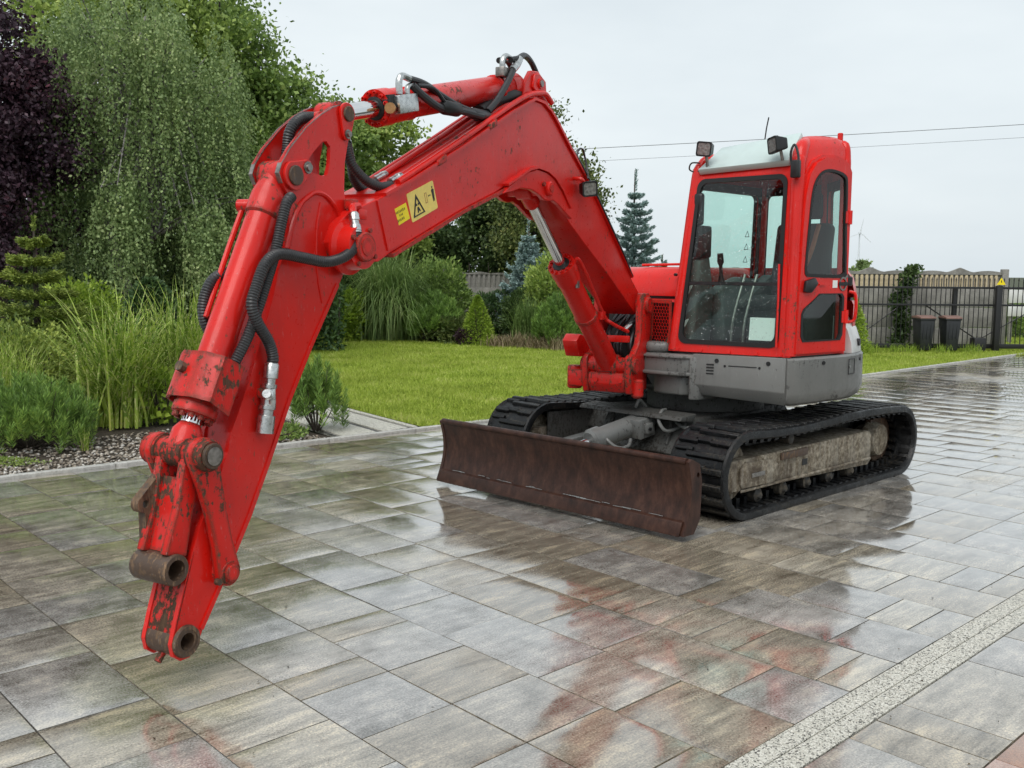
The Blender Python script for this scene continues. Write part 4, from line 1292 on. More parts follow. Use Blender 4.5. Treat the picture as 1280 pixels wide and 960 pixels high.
# yellow warning decals on the boom side
def quadmap(q):
    q = [Vector((a, 0, b_)) for a, b_ in q]          # bl, br, tr, tl
    def fn(u, v_, w): p = q[0].lerp(q[1], u).lerp(q[3].lerp(q[2], u), v_); return (p.x, w, p.z)
    return fn
dq = quadmap([(2.876, 1.862), (2.655, 1.948), (2.702, 2.083), (2.926, 1.997)])
D0 = -.0095
dec = MB().prism(rrect(0, 1, 0, 1, .04, .05), -.012, D0, fn=dq).build('warning_decal', M_yellow, boom, F_BM, smooth=0)
def mark(poly, hole=None, mat=M_ink, fn=dq): MB().prism(poly, D0, D0 + .0012, holes=[hole] if hole else (), fn=fn).build('printed_mark', mat, dec, F_BM, smooth=0)
tri = [(.07, .12), (.52, .12), (.295, .86)]
mark(tri, [(.13, .165), (.46, .165), (.295, .70)])
mark([(.235, .46), (.285, .46), (.285, .50), (.26, .54), (.235, .53)]); mark([(.31, .46), (.345, .46), (.36, .52), (.31, .54)])
mark([(.25, .22), (.29, .20), (.30, .30), (.34, .22), (.37, .24), (.32, .40), (.27, .40), (.26, .32)])
for u in (.60, .665): mark([(u, .38), (u + .012, .38), (u + .012, .72), (u, .72)], mat=M_brass)
mark([(.60, .37), (.677, .37), (.677, .39), (.60, .39)], mat=M_brass); mark([(.60, .71), (.677, .71), (.677, .73), (.60, .73)], mat=M_brass)
mark([(.72, .57), (.745, .60), (.745, .58), (.795, .58), (.795, .60), (.82, .57), (.795, .54), (.795, .56), (.745, .56), (.745, .54)])
mark([(.88, .30), (.90, .30), (.91, .48), (.92, .30), (.94, .30), (.95, .55), (.965, .70), (.93, .74), (.90, .74), (.865, .70), (.875, .55)])
mark([(.895 + .022 * math.cos(t) + .02, .80 + .035 * math.sin(t)) for t in [2 * math.pi * i / 10 for i in range(10)]])
dq2 = quadmap([(3.016, 1.832), (2.897, 1.882), (2.930, 1.956), (3.042, 1.912)])
dec2 = MB().prism([(0, 0), (1, 0), (1, 1), (0, 1)], -.012, D0, fn=dq2).build('warning_decal', M_yellow2, boom, F_BM, smooth=0)
# three short printed lines, worn past reading
M_olive = simple('faded_ink', (.16, .13, .01), .5)
for v0, hgt, u0, widths in ((.66, .15, .10, (.07, .06, .07, .05, .07, .06, .08, .07)), (.45, .12, .40, (.06, .05, .06)), (.18, .15, .22, (.07, .05, .07, .08, .06))):
    u = u0
    for k, w in enumerate(widths):
        MB().prism([(u, v0 + .02 * (k % 2)), (u + w * .8, v0), (u + w * .7, v0 + hgt), (u + w * .1, v0 + hgt * (.8 + .2 * (k % 3 == 0)))], D0, D0 + .0012, fn=dq2).build('printed_mark', M_olive, dec2, F_BM, smooth=0)
        u += w + .03

# work lamp on the boom and its cable
bl_ = worklamp('work_lamp', (1.03, .06, 2.17), (.75, .75, -.2), exc, F_BM, .92, .12)
MB().tube([(1.10, -.01, 2.23), (1.10, .04, 2.225), (1.06, .05, 2.20)], .012, 8, 3).build('lamp_bracket', M_red, bl_, F_BM)
MB().tube([(1.06, -.02, 2.345), (1.02, -.02, 2.42), (.955, -.02, 2.43), (.92, -.02, 2.38), (.925, .0, 2.30), (.95, .02, 2.24)], .007, 8).build('lamp_cable', M_hose, bl_, F_BM)
MB().tube([(1.30, -.02, 2.52), (1.0, .004, 2.315), (.66, .006, 2.05), (.3, .006, 1.755), (.12, .0, 1.60)], .007, 6, 4).build('lamp_cable', M_hose, bl_, F_BM)

# --- arm (stick)
STICK = [(3.37, 2.359), (3.31, 2.368), (3.277, 2.339), (3.277, 2.3), (3.307, 2.202), (3.331, 2.114), (3.339, 1.978), (3.324, 1.911), (3.304, 1.764), (3.323, 1.648), (3.387, 1.557), (3.57, 1.292), (3.707, 1.076), (3.849, .81), (3.962, .61), (4.08, .43), (4.232, .214), (4.262, .155), (4.30, .125), (4.345, .125), (4.376, .15), (4.385, .20), (4.359, .285), (4.312, .419), (4.269, .538), (4.229, .627), (4.142, .766), (4.075, .898), (4.055, .975), (4.024, 1.029), (3.98, 1.115), (3.938, 1.2), (3.899, 1.289), (3.8, 1.517), (3.765, 1.631), (3.72, 1.716), (3.70, 1.81), (3.694, 1.88), (3.70, 1.94), (3.735, 1.985), (3.755, 2.027), (3.739, 2.07), (3.685, 2.138), (3.582, 2.237), (3.485, 2.304), (3.411, 2.344)]
HOLE = [(3.575, 2.096), (3.539, 2.134), (3.481, 2.185), (3.454, 2.19), (3.428, 2.168), (3.435, 2.093), (3.452, 2.045), (3.479, 2.037), (3.548, 2.045), (3.571, 2.07)]
SN, SF = -.055, -.225
MID_ = -.15
EYEH = [(4.318 + .042 * math.cos(2 * math.pi * i / 20), (.196) + .042 * math.sin(2 * math.pi * i / 20)) for i in range(20)]
BOX = [(3.345, 1.93), (3.33, 1.64), (3.39, 1.56), (3.575, 1.295), (3.712, 1.08), (3.853, .815), (3.966, .615), (4.084, .435), (4.235, .22), (4.27, .16), (4.31, .135), (4.345, .135), (4.370, .16), (4.376, .20), (4.35, .285), (4.303, .419), (4.26, .538), (4.219, .627), (4.132, .766), (4.06, .898), (4.045, .975), (4.014, 1.029), (3.97, 1.115), (3.928, 1.2), (3.889, 1.289), (3.79, 1.517), (3.75, 1.63), (3.69, 1.74), (3.6, 1.86), (3.5, 1.93)]
stick = MB().prism(BOX, SF + .012, SN - .012, holes=[EYEH]).build('arm', M_red, exc, F_BM, bevel=.003, seg=1, smooth=30)
for y0, y1, nm_ in ((SN - .020, SN, 'near'), (SF, SF + .020, 'far')):
    MB().prism(STICK, y0, y1, holes=[HOLE, EYEH]).build('side_plate', M_red, stick, F_BM, smooth=0)
EDGE = [(3.31, 2.368), (3.37, 2.359), (3.411, 2.344), (3.485, 2.304), (3.582, 2.237), (3.685, 2.138), (3.739, 2.07), (3.757, 2.027), (3.737, 1.985)]
for y0, y1 in ((SN - .021, SN + .001), (SF - .001, SF + .021)):
    strip(EDGE, .004, y0, y1, -1).build('worn_edge', M_steel, stick, F_BM)
BACKEDGE = [(3.387, 1.557), (3.57, 1.292), (3.707, 1.076), (3.849, .81), (3.962, .61), (4.08, .43), (4.232, .214)]
strip(BACKEDGE, .02, SF - .004, SN + .006, 1).build('back_flange', M_red, stick, F_BM, smooth=20)
# lower front face is scraped and rusty
strip([(4.366, .16), (4.378, .20), (4.354, .285), (4.307, .419), (4.264, .538)], .006, SF, SN, 1).build('scraped_face', M_red_rusty, stick, F_BM)
# weld bead arch and centre crease on the near plate
MB().tube([(a, SN + .002, b_) for a, b_ in ((3.715, 1.716), (3.679, 1.823), (3.63, 1.903), (3.579, 1.94), (3.533, 1.961), (3.481, 1.957), (3.439, 1.936), (3.396, 1.896), (3.37, 1.852))], .011, 8).build('weld_bead', M_red, stick, F_BM)
MB().tube([(3.50, SN, 1.92), (3.53, SN, 1.80), (3.53, SN, 1.62), (3.50, SN, 1.48)], .006, 6).build('weld_bead', M_red, stick, F_BM)
# pins, keeper plates
def keeper(c, r, bolt, name='pin_keeper'):
    d = Vector((bolt[0] - c[0], 0, bolt[1] - c[1])); L = d.length; d.normalize(); sdd = Vector((-d.z, 0, d.x))
    pts = []
    for i in range(13):
        t = math.pi / 2 + math.pi * i / 12; p = Vector((c[0], 0, c[1])) + (d * math.cos(t) + sdd * math.sin(t)) * r; pts.append((p.x, p.z))
    for i in range(9):
        t = -math.pi / 2 + math.pi * i / 8; p = Vector((c[0], 0, c[1])) + d * L + (d * math.cos(t) + sdd * math.sin(t)) * r * .55; pts.append((p.x, p.z))
    k_ = MB().prism(pts, SN, SN + .016).build(name, M_red, stick, F_BM, bevel=.003, seg=1)
    MB().cyl((c[0], SN + .012, c[1]), (c[0], SN + .026, c[1]), r * .68, n=24, ch=.003).build('pin_end', M_red_worn if r < .05 else M_rust, stick, F_BM)
    MB().lathe((bolt[0], SN + .014, bolt[1]), (bolt[0], SN + .032, bolt[1]), [(0, r * .42), (.4, r * .42), (.41, r * .28), (1, r * .26)], 12).build('bolt', M_steel, stick, F_BM)
keeper((3.672, 2.022), .062, (3.596, 2.062))
keeper((3.322, 2.325), .05, (3.328, 2.235))
MB().cyl((3.672, SF - .02, 2.022), (3.672, SN, 2.022), .05, n=20).build('cylinder_pin', M_steel, stick, F_BM)
MB().cyl((3.322, SF - .02, 2.325), (3.322, SN, 2.325), .04, n=20).build('cylinder_pin', M_steel, stick, F_BM)
MB().cyl((3.455, SF + .02, 2.285), (3.455, SN - .02, 2.285), .035, n=18).build('spacer_tube', M_red_worn, stick, F_BM)
# bucket end eye and lower link pivot
MB().lathe((4.318, SF - .012, .196), (4.318, SN + .016, .196), [(0, .034), (0, .060), (.06, .064), (.94, .064), (1.0, .060), (1.0, .046), (.985, .046), (.985, .034), (0, .034)], 30).build('bucket_eye', M_rust, stick, F_BM)
MB().cyl((4.345, MID_, .145), (4.374, MID_, .112), .015, n=10).build('grease_nipple', M_red_rusty, stick, F_BM)
MB().lathe((4.125, SF - .035, .425), (4.125, SN + .055, .425), [(0, .046), (.04, .052), (.96, .052), (1, .046)], 26).build('link_pivot', M_red_rusty, stick, F_BM)
MB().cyl((4.125, SN + .052, .425), (4.125, SN + .066, .425), .034, n=22, ch=.003).build('pin_cap', M_red_worn, stick, F_BM)
MB().cyl((4.18, SN + .03, .40), (4.18, SN + .05, .40), .014, n=10).build('bolt', M_rust, stick, F_BM)
MB().box(3.86, 3.91, SN - .005, SN + .03, 1.10, 1.14).build('hose_clip', M_red_worn, stick, F_BM, bevel=.005)

# --- bucket linkage: two side links from the arm pivot to the upper cross boss, and the H link down to its eye
UB = Vector((4.236, 0, .918))
LE = Vector((4.360, 0, .490))
MID = (SN + SF) / 2
lk = MB().lathe((UB.x, MID - .17, UB.z), (UB.x, MID + .17, UB.z), [(0, .056), (.02, .063), (.24, .063), (.25, .056), (.34, .056), (.35, .06), (.66, .06), (.67, .054), (.74, .054), (.75, .063), (.97, .063), (1, .056)], 30).build('link_boss', M_red_rusty, exc, F_BM)
MB().cyl((UB.x, MID + .168, UB.z), (UB.x, MID + .182, UB.z), .05, n=26, ch=.003).build('pin_cap', M_rust, lk, F_BM)
MB().lathe((UB.x, MID + .18, UB.z), (UB.x, MID + .187, UB.z), [(0, .036), (.9, .036), (1, .028)], 20).build('pin_cap', M_steel, lk, F_BM)
for y0, y1 in ((SN + .012, SN + .05), (SF - .05, SF - .012)):
    pv = Vector((4.125, 0, .425))
    d = (pv - UB); L = d.length; d.normalize(); s_ = Vector((-d.z, 0, d.x))
    pts = []
    for i in range(11):
        t = math.pi / 2 + math.pi * i / 10; p = UB + (d * math.cos(t) + s_ * math.sin(t)) * .068; pts.append((p.x, p.z))
    for (a, w) in ((.25, -.056), (.5, -.048), (.75, -.046)):
        p = UB + d * L * a + s_ * w; pts.append((p.x, p.z))
    for i in range(11):
        t = -math.pi / 2 + math.pi * i / 10; p = pv + (d * math.cos(t) + s_ * math.sin(t)) * .055; pts.append((p.x, p.z))
    for (a, w) in ((.75, .042), (.5, .040), (.25, .05)):
        p = UB + d * L * a + s_ * w; pts.append((p.x, p.z))
    MB().prism(pts, y0, y1).build('side_link', M_red_worn, exc, F_BM, bevel=.006)
d = (LE - UB); L = d.length; d.normalize(); s_ = Vector((-d.z, 0, d.x))
hl = MB().lathe((LE.x, MID - .10, LE.z), (LE.x, MID + .10, LE.z), [(0, .04), (0, .057), (.03, .061), (.97, .061), (1, .057), (1, .04), (.6, .038), (.6, 0)], 30).build('bucket_link', M_rust, exc, F_BM)
for y0, y1 in ((MID + .045, MID + .085), (MID - .085, MID - .045)):
    pts = [UB + s_ * .048, UB - s_ * .048 + d * .02, UB + d * L * .5 - s_ * .04, LE - d * .052 - s_ * .05, LE - d * .052 + s_ * .05, UB + d * L * .5 + s_ * .036]
    MB().prism([(p.x, p.z) for p in pts], y0, y1).build('link_bar', M_red_worn, hl, F_BM, bevel=.006)
pts = [UB + d * .10 - s_ * .01, LE - d * .06 - s_ * .01, LE - d * .06 + s_ * .02, UB + d * .10 + s_ * .02]
MB().prism([(p.x, p.z) for p in pts], MID - .05, MID + .05).build('link_web', M_red_worn, hl, F_BM)
lp = UB + d * L * .50 - s_ * .075
if (lp - Vector((4.0, 0, lp.z))).x < (UB + d * L * .5 + s_ * .075).x - 4.0: lp = UB + d * L * .5 + s_ * .085; sg = 1
else: sg = -1; lp = UB + d * L * .5 - s_ * .085
c_ = (lp.x, lp.z)
q1, q2 = UB + d * L * .22 + s_ * sg * .03, UB + d * L * .80 + s_ * sg * .03
eye = [(q1.x, q1.z)] + [((c_[0] - .015 + .034 * math.cos(t)), (c_[1] + .034 * math.sin(t))) for t in [math.radians(60 - 150 * i / 8) for i in range(9)]] + [(q2.x, q2.z)]
MB().prism(eye, MID - .10, MID - .06, holes=[[(c_[0] - .019 + .014 * math.cos(t), c_[1] + .016 * math.sin(t)) for t in [2 * math.pi * i / 12 for i in range(12)]]]).build('lifting_eye', M_rust, hl, F_BM)

# --- hydraulic cylinders
YC = -.14
def ram(name, p0, p1, g, rb, rr, mat, eye0=True, headbolts=True, rodparts=()):
    """barrel from p0 to gland g (fraction) and rod to p1, in (x,z)"""
    a, b_ = Vector((p0[0], YC, p0[1])), Vector((p1[0], YC, p1[1])); d_ = b_ - a; L_ = d_.length; u_ = d_.normalized(); G = a + d_ * g
    o = MB().lathe(a - u_ * .0, G, [(0, rb * .75), (.02, rb), (.86, rb), (.865, rb * 1.12), (.93, rb * 1.12), (.935, rb * 1.2), (1.0, rb * 1.2)], 32).build(name, mat, exc, F_BM)
    MB().cyl(G - u_ * .02, b_, rr, n=24).build('piston_rod', M_chrome, o, F_BM)
    MB().lathe(G, G + u_ * .012, [(0, rb * .75), (.5, rb * .75), (1, rr * 1.12)], 28).build('rod_seal', M_seal, o, F_BM)
    e1 = u_.orthogonal().normalized(); e2 = u_.cross(e1)
    if headbolts:
        for i in range(12):
            t = 2 * math.pi * i / 12; c = G + (e1 * math.cos(t) + e2 * math.sin(t)) * rb * 1.0
            MB().lathe(c - u_ * .01, c + u_ * .016, [(0, rb * .14), (.95, rb * .14), (1, rb * .1), (1, rb * .07), (.6, rb * .06), (.6, 0)], 8).build('gland_bolt', mat, o, F_BM)
    return o, a, b_, u_, G
# arm cylinder lying over the boom
ac, a_, b_, u_, G = ram('arm_cylinder', (1.66, 2.728), (3.322, 2.325), .805, .075, .042, M_red)
MB().lathe((3.322, SF + .025, 2.325), (3.322, SN - .025, 2.325), [(0, .05), (.05, .06), (.95, .06), (1, .05)], 22).build('rod_eye', M_red_worn, ac, F_BM)
MB().lathe(a_ - u_ * .06, a_ + u_ * .10, [(0, .03), (.25, .07), (.5, .085), (1, .078)], 26).build('cylinder_cap', M_red, ac, F_BM)
for t in (.16, .80): MB().lathe(a_ + (G - a_) * t, a_ + (G - a_) * (t + .02), [(0, .076), (.1, .083), (.9, .083), (1, .076)], 26).build('barrel_band', M_red, ac, F_BM)
for y0, y1 in ((-.075, -.045), (-.235, -.205)):
    MB().prism([(1.72, 2.60), (1.69, 2.74), (1.62, 2.82), (1.52, 2.83), (1.44, 2.76), (1.36, 2.60), (1.5, 2.62)], y0, y1).build('mount_ear', M_red, boom, F_BM, bevel=.005, seg=1)
MB().prism([(1.62, 2.72), (1.60, 2.80), (1.54, 2.815), (1.46, 2.78), (1.45, 2.72), (1.52, 2.68)], -.046, -.03).build('mount_keeper', M_red, boom, F_BM, bevel=.004, seg=1)
MB().cyl((1.535, -.25, 2.755), (1.535, -.02, 2.755), .03, n=18).build('mount_pin', M_red, boom, F_BM)
MB().cyl((1.535, -.02, 2.755), (1.535, -.012, 2.755), .02, n=14).build('pin_cap', M_steel, boom, F_BM)
# manifold with plug, elbows and hoses on the arm cylinder
mq = [(2.955, 2.375), (2.80, 2.412), (2.812, 2.497), (2.965, 2.462)]
mf = MB().prism(mq, -.072, -.02).build('valve_manifold', M_fitting, ac, F_BM, bevel=.004)
MB().cyl((2.985, -.055, 2.40), (3.02, -.035, 2.395), .026, n=16).build('copper_plug', M_brass, ac, F_BM)
MB().prism([(3.0, 2.40), (2.95, 2.41), (2.96, 2.47), (3.01, 2.46)], -.09, -.05).build('manifold_base', M_black, ac, F_BM)
MB().tube([(2.925, -.05, 2.475), (2.925, -.05, 2.54), (2.90, -.05, 2.565), (2.84, -.05, 2.562)], .017, 10).build('elbow', M_fitting, ac, F_BM)
MB().tube([(2.84, -.05, 2.562), (2.70, -.06, 2.562), (2.55, -.07, 2.535), (2.42, -.06, 2.505), (2.30, -.05, 2.49), (2.14, -.06, 2.50)], .017, 10).build('hose', M_hose, ac, F_BM)
MB().tube([(2.86, -.05, 2.485), (2.855, -.05, 2.52), (2.82, -.05, 2.535)], .014, 8, 4).build('elbow', M_fitting, ac, F_BM)
MB().tube([(2.83, -.04, 2.53), (2.77, -.02, 2.49), (2.66, -.02, 2.46), (2.55, -.03, 2.455), (2.4, -.03, 2.47), (2.2, -.03, 2.47)], .02, 10).build('hose', M_hose, ac, F_BM)
MB().tube([(2.80, -.03, 2.535), (2.68, -.02, 2.54), (2.58, -.02, 2.49), (2.50, -.03, 2.46)], .011, 8).build('hose', M_hose, ac, F_BM)
MB().lathe((2.60, -.025, 2.462), (2.42, -.03, 2.47), [(0, .02), (.15, .038), (.85, .036), (1, .02)], 14).build('hose_wrap', M_seal, ac, F_BM)
MB().lathe((2.30, -.04, 2.475), (2.10, -.05, 2.485), [(0, .02), (.1, .03), (.9, .03), (1, .02)], 14).build('hose_wrap', M_hose, ac, F_BM)
MB().box(1.86, 1.93, -.11, -.05, 2.735, 2.79).build('port_block', M_steel, ac, F_BM, bevel=.006)
MB().tube([(1.895, -.08, 2.78), (1.895, -.08, 2.83), (1.86, -.08, 2.86), (1.80, -.08, 2.855)], .017, 10).build('elbow', M_fitting, ac, F_BM)
MB().tube([(1.84, -.06, 2.84), (1.77, -.05, 2.86), (1.66, -.07, 2.90), (1.54, -.09, 2.885), (1.44, -.1, 2.82), (1.37, -.1, 2.74), (1.32, -.1, 2.62)], .018, 10).build('hose', M_hose, ac, F_BM)
MB().tube([(1.82, -.15, 2.85), (1.68, -.18, 2.88), (1.60, -.19, 2.84), (1.56, -.19, 2.74)], .018, 10).build('hose', M_hose, ac, F_BM)
MB().tube([(1.76, -.045, 2.86), (1.80, -.04, 2.82), (1.85, -.04, 2.78)], .022, 10, 3).build('elbow', M_fitting, ac, F_BM)
MB().tube([(1.84, -.04, 2.785), (1.93, -.03, 2.69), (2.04, -.03, 2.58), (2.12, -.04, 2.51)], .019, 10).build('hose', M_hose, ac, F_BM)
# black wrapped hose bundle under the cylinder foot
MB().tube([(2.12, -.10, 2.50), (1.95, -.12, 2.585), (1.78, -.10, 2.645), (1.62, -.12, 2.68), (1.5, -.12, 2.67), (1.36, -.12, 2.60)], .05, 12).build('hose_bundle', M_seal, boom, F_BM)
# steel pipes along the top of the boom
for y, z_, x0 in ((-.02, .030, 2.98), (-.075, .024, 2.9), (-.20, .03, 2.86), (-.25, .024, 2.92)):
    pth = [(x0, y, 2.02 + (2.98 - x0) * .46 + z_), (2.425, y, 2.285 + z_), (1.95, y, 2.52 + z_), (1.70, y, 2.63 + z_)]
    if y > -.05: pth += [(1.56, y, 2.695), (1.48, y, 2.70), (1.40, y, 2.66)]
    MB().tube(pth, .0165 if y > -.05 else .014, 10, 5).build('steel_pipe', M_red, boom, F_BM)
for x in (2.62, 2.12):
    MB().prism([(x - .02, 2.185 + (2.62 - x) * .49), (x + .05, 2.155 + (2.62 - x) * .49), (x + .05, 2.185 + (2.62 - x) * .49), (x - .02, 2.225 + (2.62 - x) * .49)], -.10, .012).build('pipe_clamp', M_red_worn, boom, F_BM, bevel=.005, seg=1)
for y, x0 in ((-.075, 2.9), (-.20, 2.86)):
    z0 = 2.02 + (2.98 - x0) * .46 + .027
    MB().lathe((x0 - .02, y, z0 + .008), (x0 + .07, y, z0 - .03), [(0, .018), (.3, .022), (.35, .019), (1, .02)], 12).build('pipe_fitting', M_fitting, boom, F_BM)
# hoses drooping from the pipes to the arm
MB().ribbed([(2.96, -.075, 2.04), (3.05, -.075, 2.025), (3.14, -.09, 2.05), (3.22, -.11, 2.12), (3.25, -.12, 2.20), (3.27, -.12, 2.28)], .024).build('hose', M_sleeve, boom, F_BM)
MB().ribbed([(2.92, -.20, 2.06), (3.02, -.20, 2.02), (3.10, -.19, 2.06), (3.15, -.17, 2.14), (3.2, -.15, 2.22)], .024).build('hose', M_sleeve, boom, F_BM)
MB().ribbed([(3.42, -.12, 2.30), (3.54, -.12, 2.28), (3.60, -.13, 2.22), (3.61, -.14, 2.14), (3.63, -.14, 2.02), (3.67, -.10, 1.92)], .026).build('hose', M_sleeve, stick, F_BM)
# the long hose across the arm to the shut-off valve
MB().tube([(3.32, .01, 1.915), (3.37, .02, 1.905), (3.385, .035, 1.875)], .018, 10, 4).build('elbow', M_red, boom, F_BM)
MB().lathe((3.385, .036, 1.882), (3.398, .06, 1.79), [(0, .018), (.1, .024), (.4, .024), (.42, .02), (.6, .02), (.62, .025), (1, .026)], 14).build('hose_ferrule', M_fitting, boom, F_BM)
MB().ribbed([(3.397, .06, 1.80), (3.408, .07, 1.745), (3.468, .06, 1.69), (3.56, .03, 1.662), (3.68, .01, 1.676), (3.82, .0, 1.69), (3.90, .0, 1.648), (3.955, .0, 1.553), (3.98, .0, 1.484), (3.948, .0, 1.409), (3.88, -.01, 1.33), (3.858, -.01, 1.265), (3.862, -.015, 1.235)], .025).build('arm_hose', M_sleeve, stick, F_BM)
vv_ = MB().lathe((3.858, -.015, 1.245), (3.905, -.02, .955), [(0, .024), (.03, .03), (.22, .03), (.23, .022), (.30, .022), (.31, .03), (.36, .03), (.37, .026), (.6, .026), (.61, .034), (.66, .034), (.67, .027), (.74, .027), (.75, .036), (1, .036)], 14).build('shut_off_valve', M_fitting, stick, F_BM)
MB().lathe((3.90, -.0, 1.115), (3.93, .02, 1.125), [(0, .02), (.4, .024), (.5, .018), (1, .018)], 10).build('valve_stem', M_fitting, stick, F_BM)
MB().box(3.865, 3.90, -.05, .012, 1.06, 1.14).build('valve_body', M_fitting, stick, F_BM, bevel=.008)
MB().ribbed([(3.71, -.03, 1.93), (3.75, -.02, 1.90), (3.785, -.02, 1.81), (3.82, -.02, 1.70), (3.865, -.02, 1.60), (3.918, -.02, 1.487), (3.975, -.03, 1.36), (4.035, -.05, 1.25), (4.05, -.06, 1.2)], .024).build('hose', M_sleeve, stick, F_BM)
MB().ribbed([(3.84, -.24, 1.62), (3.94, -.25, 1.585), (3.985, -.26, 1.50), (3.985, -.26, 1.41), (3.94, -.25, 1.33)], .026).build('hose', M_sleeve, stick, F_BM)
# bucket cylinder in front of the arm
bc_, a_, b_, u_, G = ram('bucket_cylinder', (3.700, 1.985), (4.236, .918), .86, .066, .040, M_red, headbolts=False)
MB().lathe((3.672, SF + .022, 2.022), (3.672, SN - .022, 2.022), [(0, .06), (.04, .068), (.96, .068), (1, .06)], 24).build('cylinder_eye', M_red_worn, bc_, F_BM)
MB().lathe(a_ - u_ * .03, a_ + u_ * .16, [(0, .055), (.5, .075), (.95, .075), (1, .067)], 26).build('cylinder_neck', M_red_worn, bc_, F_BM)
MB().cyl(a_ + u_ * .10 + Vector((0, -.05, 0)), a_ + u_ * .10 + Vector((.03, -.13, 0)), .028, n=14).build('port_boss', M_red, bc_, F_BM)
MB().tube([a_ + u_ * .10 + Vector((.02, -.11, 0)), a_ + u_ * .3 + Vector((.03, -.10, 0)), a_ + u_ * .62 + Vector((.03, -.09, 0))], .012, 8, 4).build('steel_pipe', M_red, bc_, F_BM)
# folded steel guard over the gland
gd = u_; e_s = Vector((0, 1, 0)); e_n = gd.cross(e_s)
if e_n.x < 0: e_n = -e_n
gc = a_ + (b_ - a_) * .755
def gpt(s, n_, t): return gc + e_s * s + e_n * n_ + gd * t
prof_ = [(.125, -.06), (.125, .055), (.06, .10), (-.06, .10), (-.125, .055), (-.125, -.06)]
g_ = MB(); v = []; f = []
for t in (-.095, .095):
    for s, n_ in prof_: v.append(gpt(s, n_, t + (.02 if n_ < 0 and t > 0 else 0)))
    for s, n_ in prof_: v.append(gpt(s * .93, n_ - .008, t + (.02 if n_ < 0 and t > 0 else 0)))
for i in range(5):
    f += [(i, i + 1, 12 + i + 1, 12 + i), (6 + i, 18 + i, 18 + i + 1, 6 + i + 1), (i, 6 + i, 6 + i + 1, i + 1), (12 + i, 12 + i + 1, 18 + i + 1, 18 + i)]
f += [(0, 12, 18, 6), (5, 11, 23, 17)]
gdo = g_.add(v, f).build('cylinder_guard', M_red_worn, bc_, F_BM)
MB().cyl(gpt(-.03, .098, -.02), gpt(-.03, .125, -.02), .022, n=8).build('bolt', M_rust, gdo, F_BM)
MB().lathe(G - u_ * .05, G + u_ * .02, [(0, .08), (.4, .082), (.42, .088), (.95, .088), (1, .08)], 28).build('gland_nut', M_red_worn, bc_, F_BM)
e1 = u_.orthogonal().normalized(); e2 = u_.cross(e1)
for i in range(12):
    t = 2 * math.pi * i / 12; c = G + u_ * .015 + (e1 * math.cos(t) + e2 * math.sin(t)) * .07
    MB().cyl(c, c + u_ * .022, .011, n=8).build('gland_bolt', M_red_worn, bc_, F_BM)
MB().lathe(G + u_ * .05, b_ - u_ * .0, [(0, .04), (.3, .06), (1, .062)], 22).build('rod_end', M_red_worn, bc_, F_BM)

# boom cylinder under the boom
bo, a_, b_, u_, G = ram('boom_cylinder', (.20, .94), (1.51, 2.132), .62, .078, .036, M_red)
MB().lathe((.20, YC - .08, .94), (.20, YC + .08, .94), [(0, .07), (.05, .08), (.95, .08), (1, .07)], 24).build('cylinder_eye', M_red_worn, bo, F_BM)
MB().lathe(b_ - u_ * .14, b_, [(0, .038), (.15, .052), (1, .055)], 20).build('rod_end', M_red, bo, F_BM)
MB().lathe((1.51, YC - .055, 2.132), (1.51, YC + .055, 2.132), [(0, .055), (.05, .062), (.95, .062), (1, .055)], 22).build('rod_eye', M_red, bo, F_BM)
MB().lathe(a_ + (G - a_) * .50, a_ + (G - a_) * .53, [(0, .079), (.1, .086), (.9, .086), (1, .079)], 26).build('barrel_band', M_red_worn, bo, F_BM)
off = Vector((-.03, .075, .05))
MB().tube([G - u_ * .04 + off * .9, G - u_ * .08 + off * 1.3, a_ + (G - a_) * .45 + off * 1.25, a_ + (G - a_) * .36 + off * 1.3 + Vector((0, .02, 0)), a_ + (G - a_) * .22 + off * 1.9 + Vector((-.06, .03, -.0))], .013, 8).build('steel_pipe', M_red, bo, F_BM)
MB().box(-.03, .03, -.02, .03, -.03, .03, Matrix.Translation(a_ + (G - a_) * .45 + off)).build('pipe_clamp', M_red, bo, F_BM, bevel=.006)
MB().box(-.015, .015, -.005, .01, -.03, .03, Matrix.Translation(G - u_ * .16 + Vector((.02, .075, -.02)))).build('label_plate', M_steel, bo, F_BM)

# --- swing post casting
ear = [(.06, 1.475), (-.07, 1.475), (-.12, 1.42), (-.12, 1.16), (-.06, 1.04), (-.06, .74), (.24, .73), (.27, .86), (.27, .99), (.245, 1.02), (.18, 1.03), (.10, 1.10), (.075, 1.20), (.08, 1.36)]
post = MB().prism(ear, .008, .06).build('swing_post', M_red_worn, exc, F_BM, bevel=.012)
MB().prism(ear, BW - .06, BW - .008).build('post_ear', M_red_worn, post, F_BM, bevel=.012)
MB().prism([(-.05, .745), (.22, .735), (.26, .80), (.26, .885), (.12, .90), (-.05, .95)], BW - .008, .008).build('post_body', M_red_worn, post, F_BM, bevel=.012)
MB().box(.262, .268, -.19, -.10, .895, .915).build('post_slot', M_seal, post, F_BM)
MB().cyl((.20, -.36, .94), (.20, .085, .94), .06, n=24, ch=.008).build('cylinder_pin', M_red_worn, post, F_BM)
MB().cyl((-.03, -.36, 1.385), (-.03, .085, 1.385), .062, n=24, ch=.008).build('foot_pin', M_red_worn, post, F_BM)
MB().lathe((.16, .075, .70), (.16, .075, .84), [(0, .03), (.1, .045), (.9, .045), (1, .03)], 16).build('hinge_knob', M_red_worn, post, F_BM)
MB().box(.06, .25, -.47, -.338, .765, .90).build('swing_arm', M_red_worn, post, F_BM, bevel=.02)
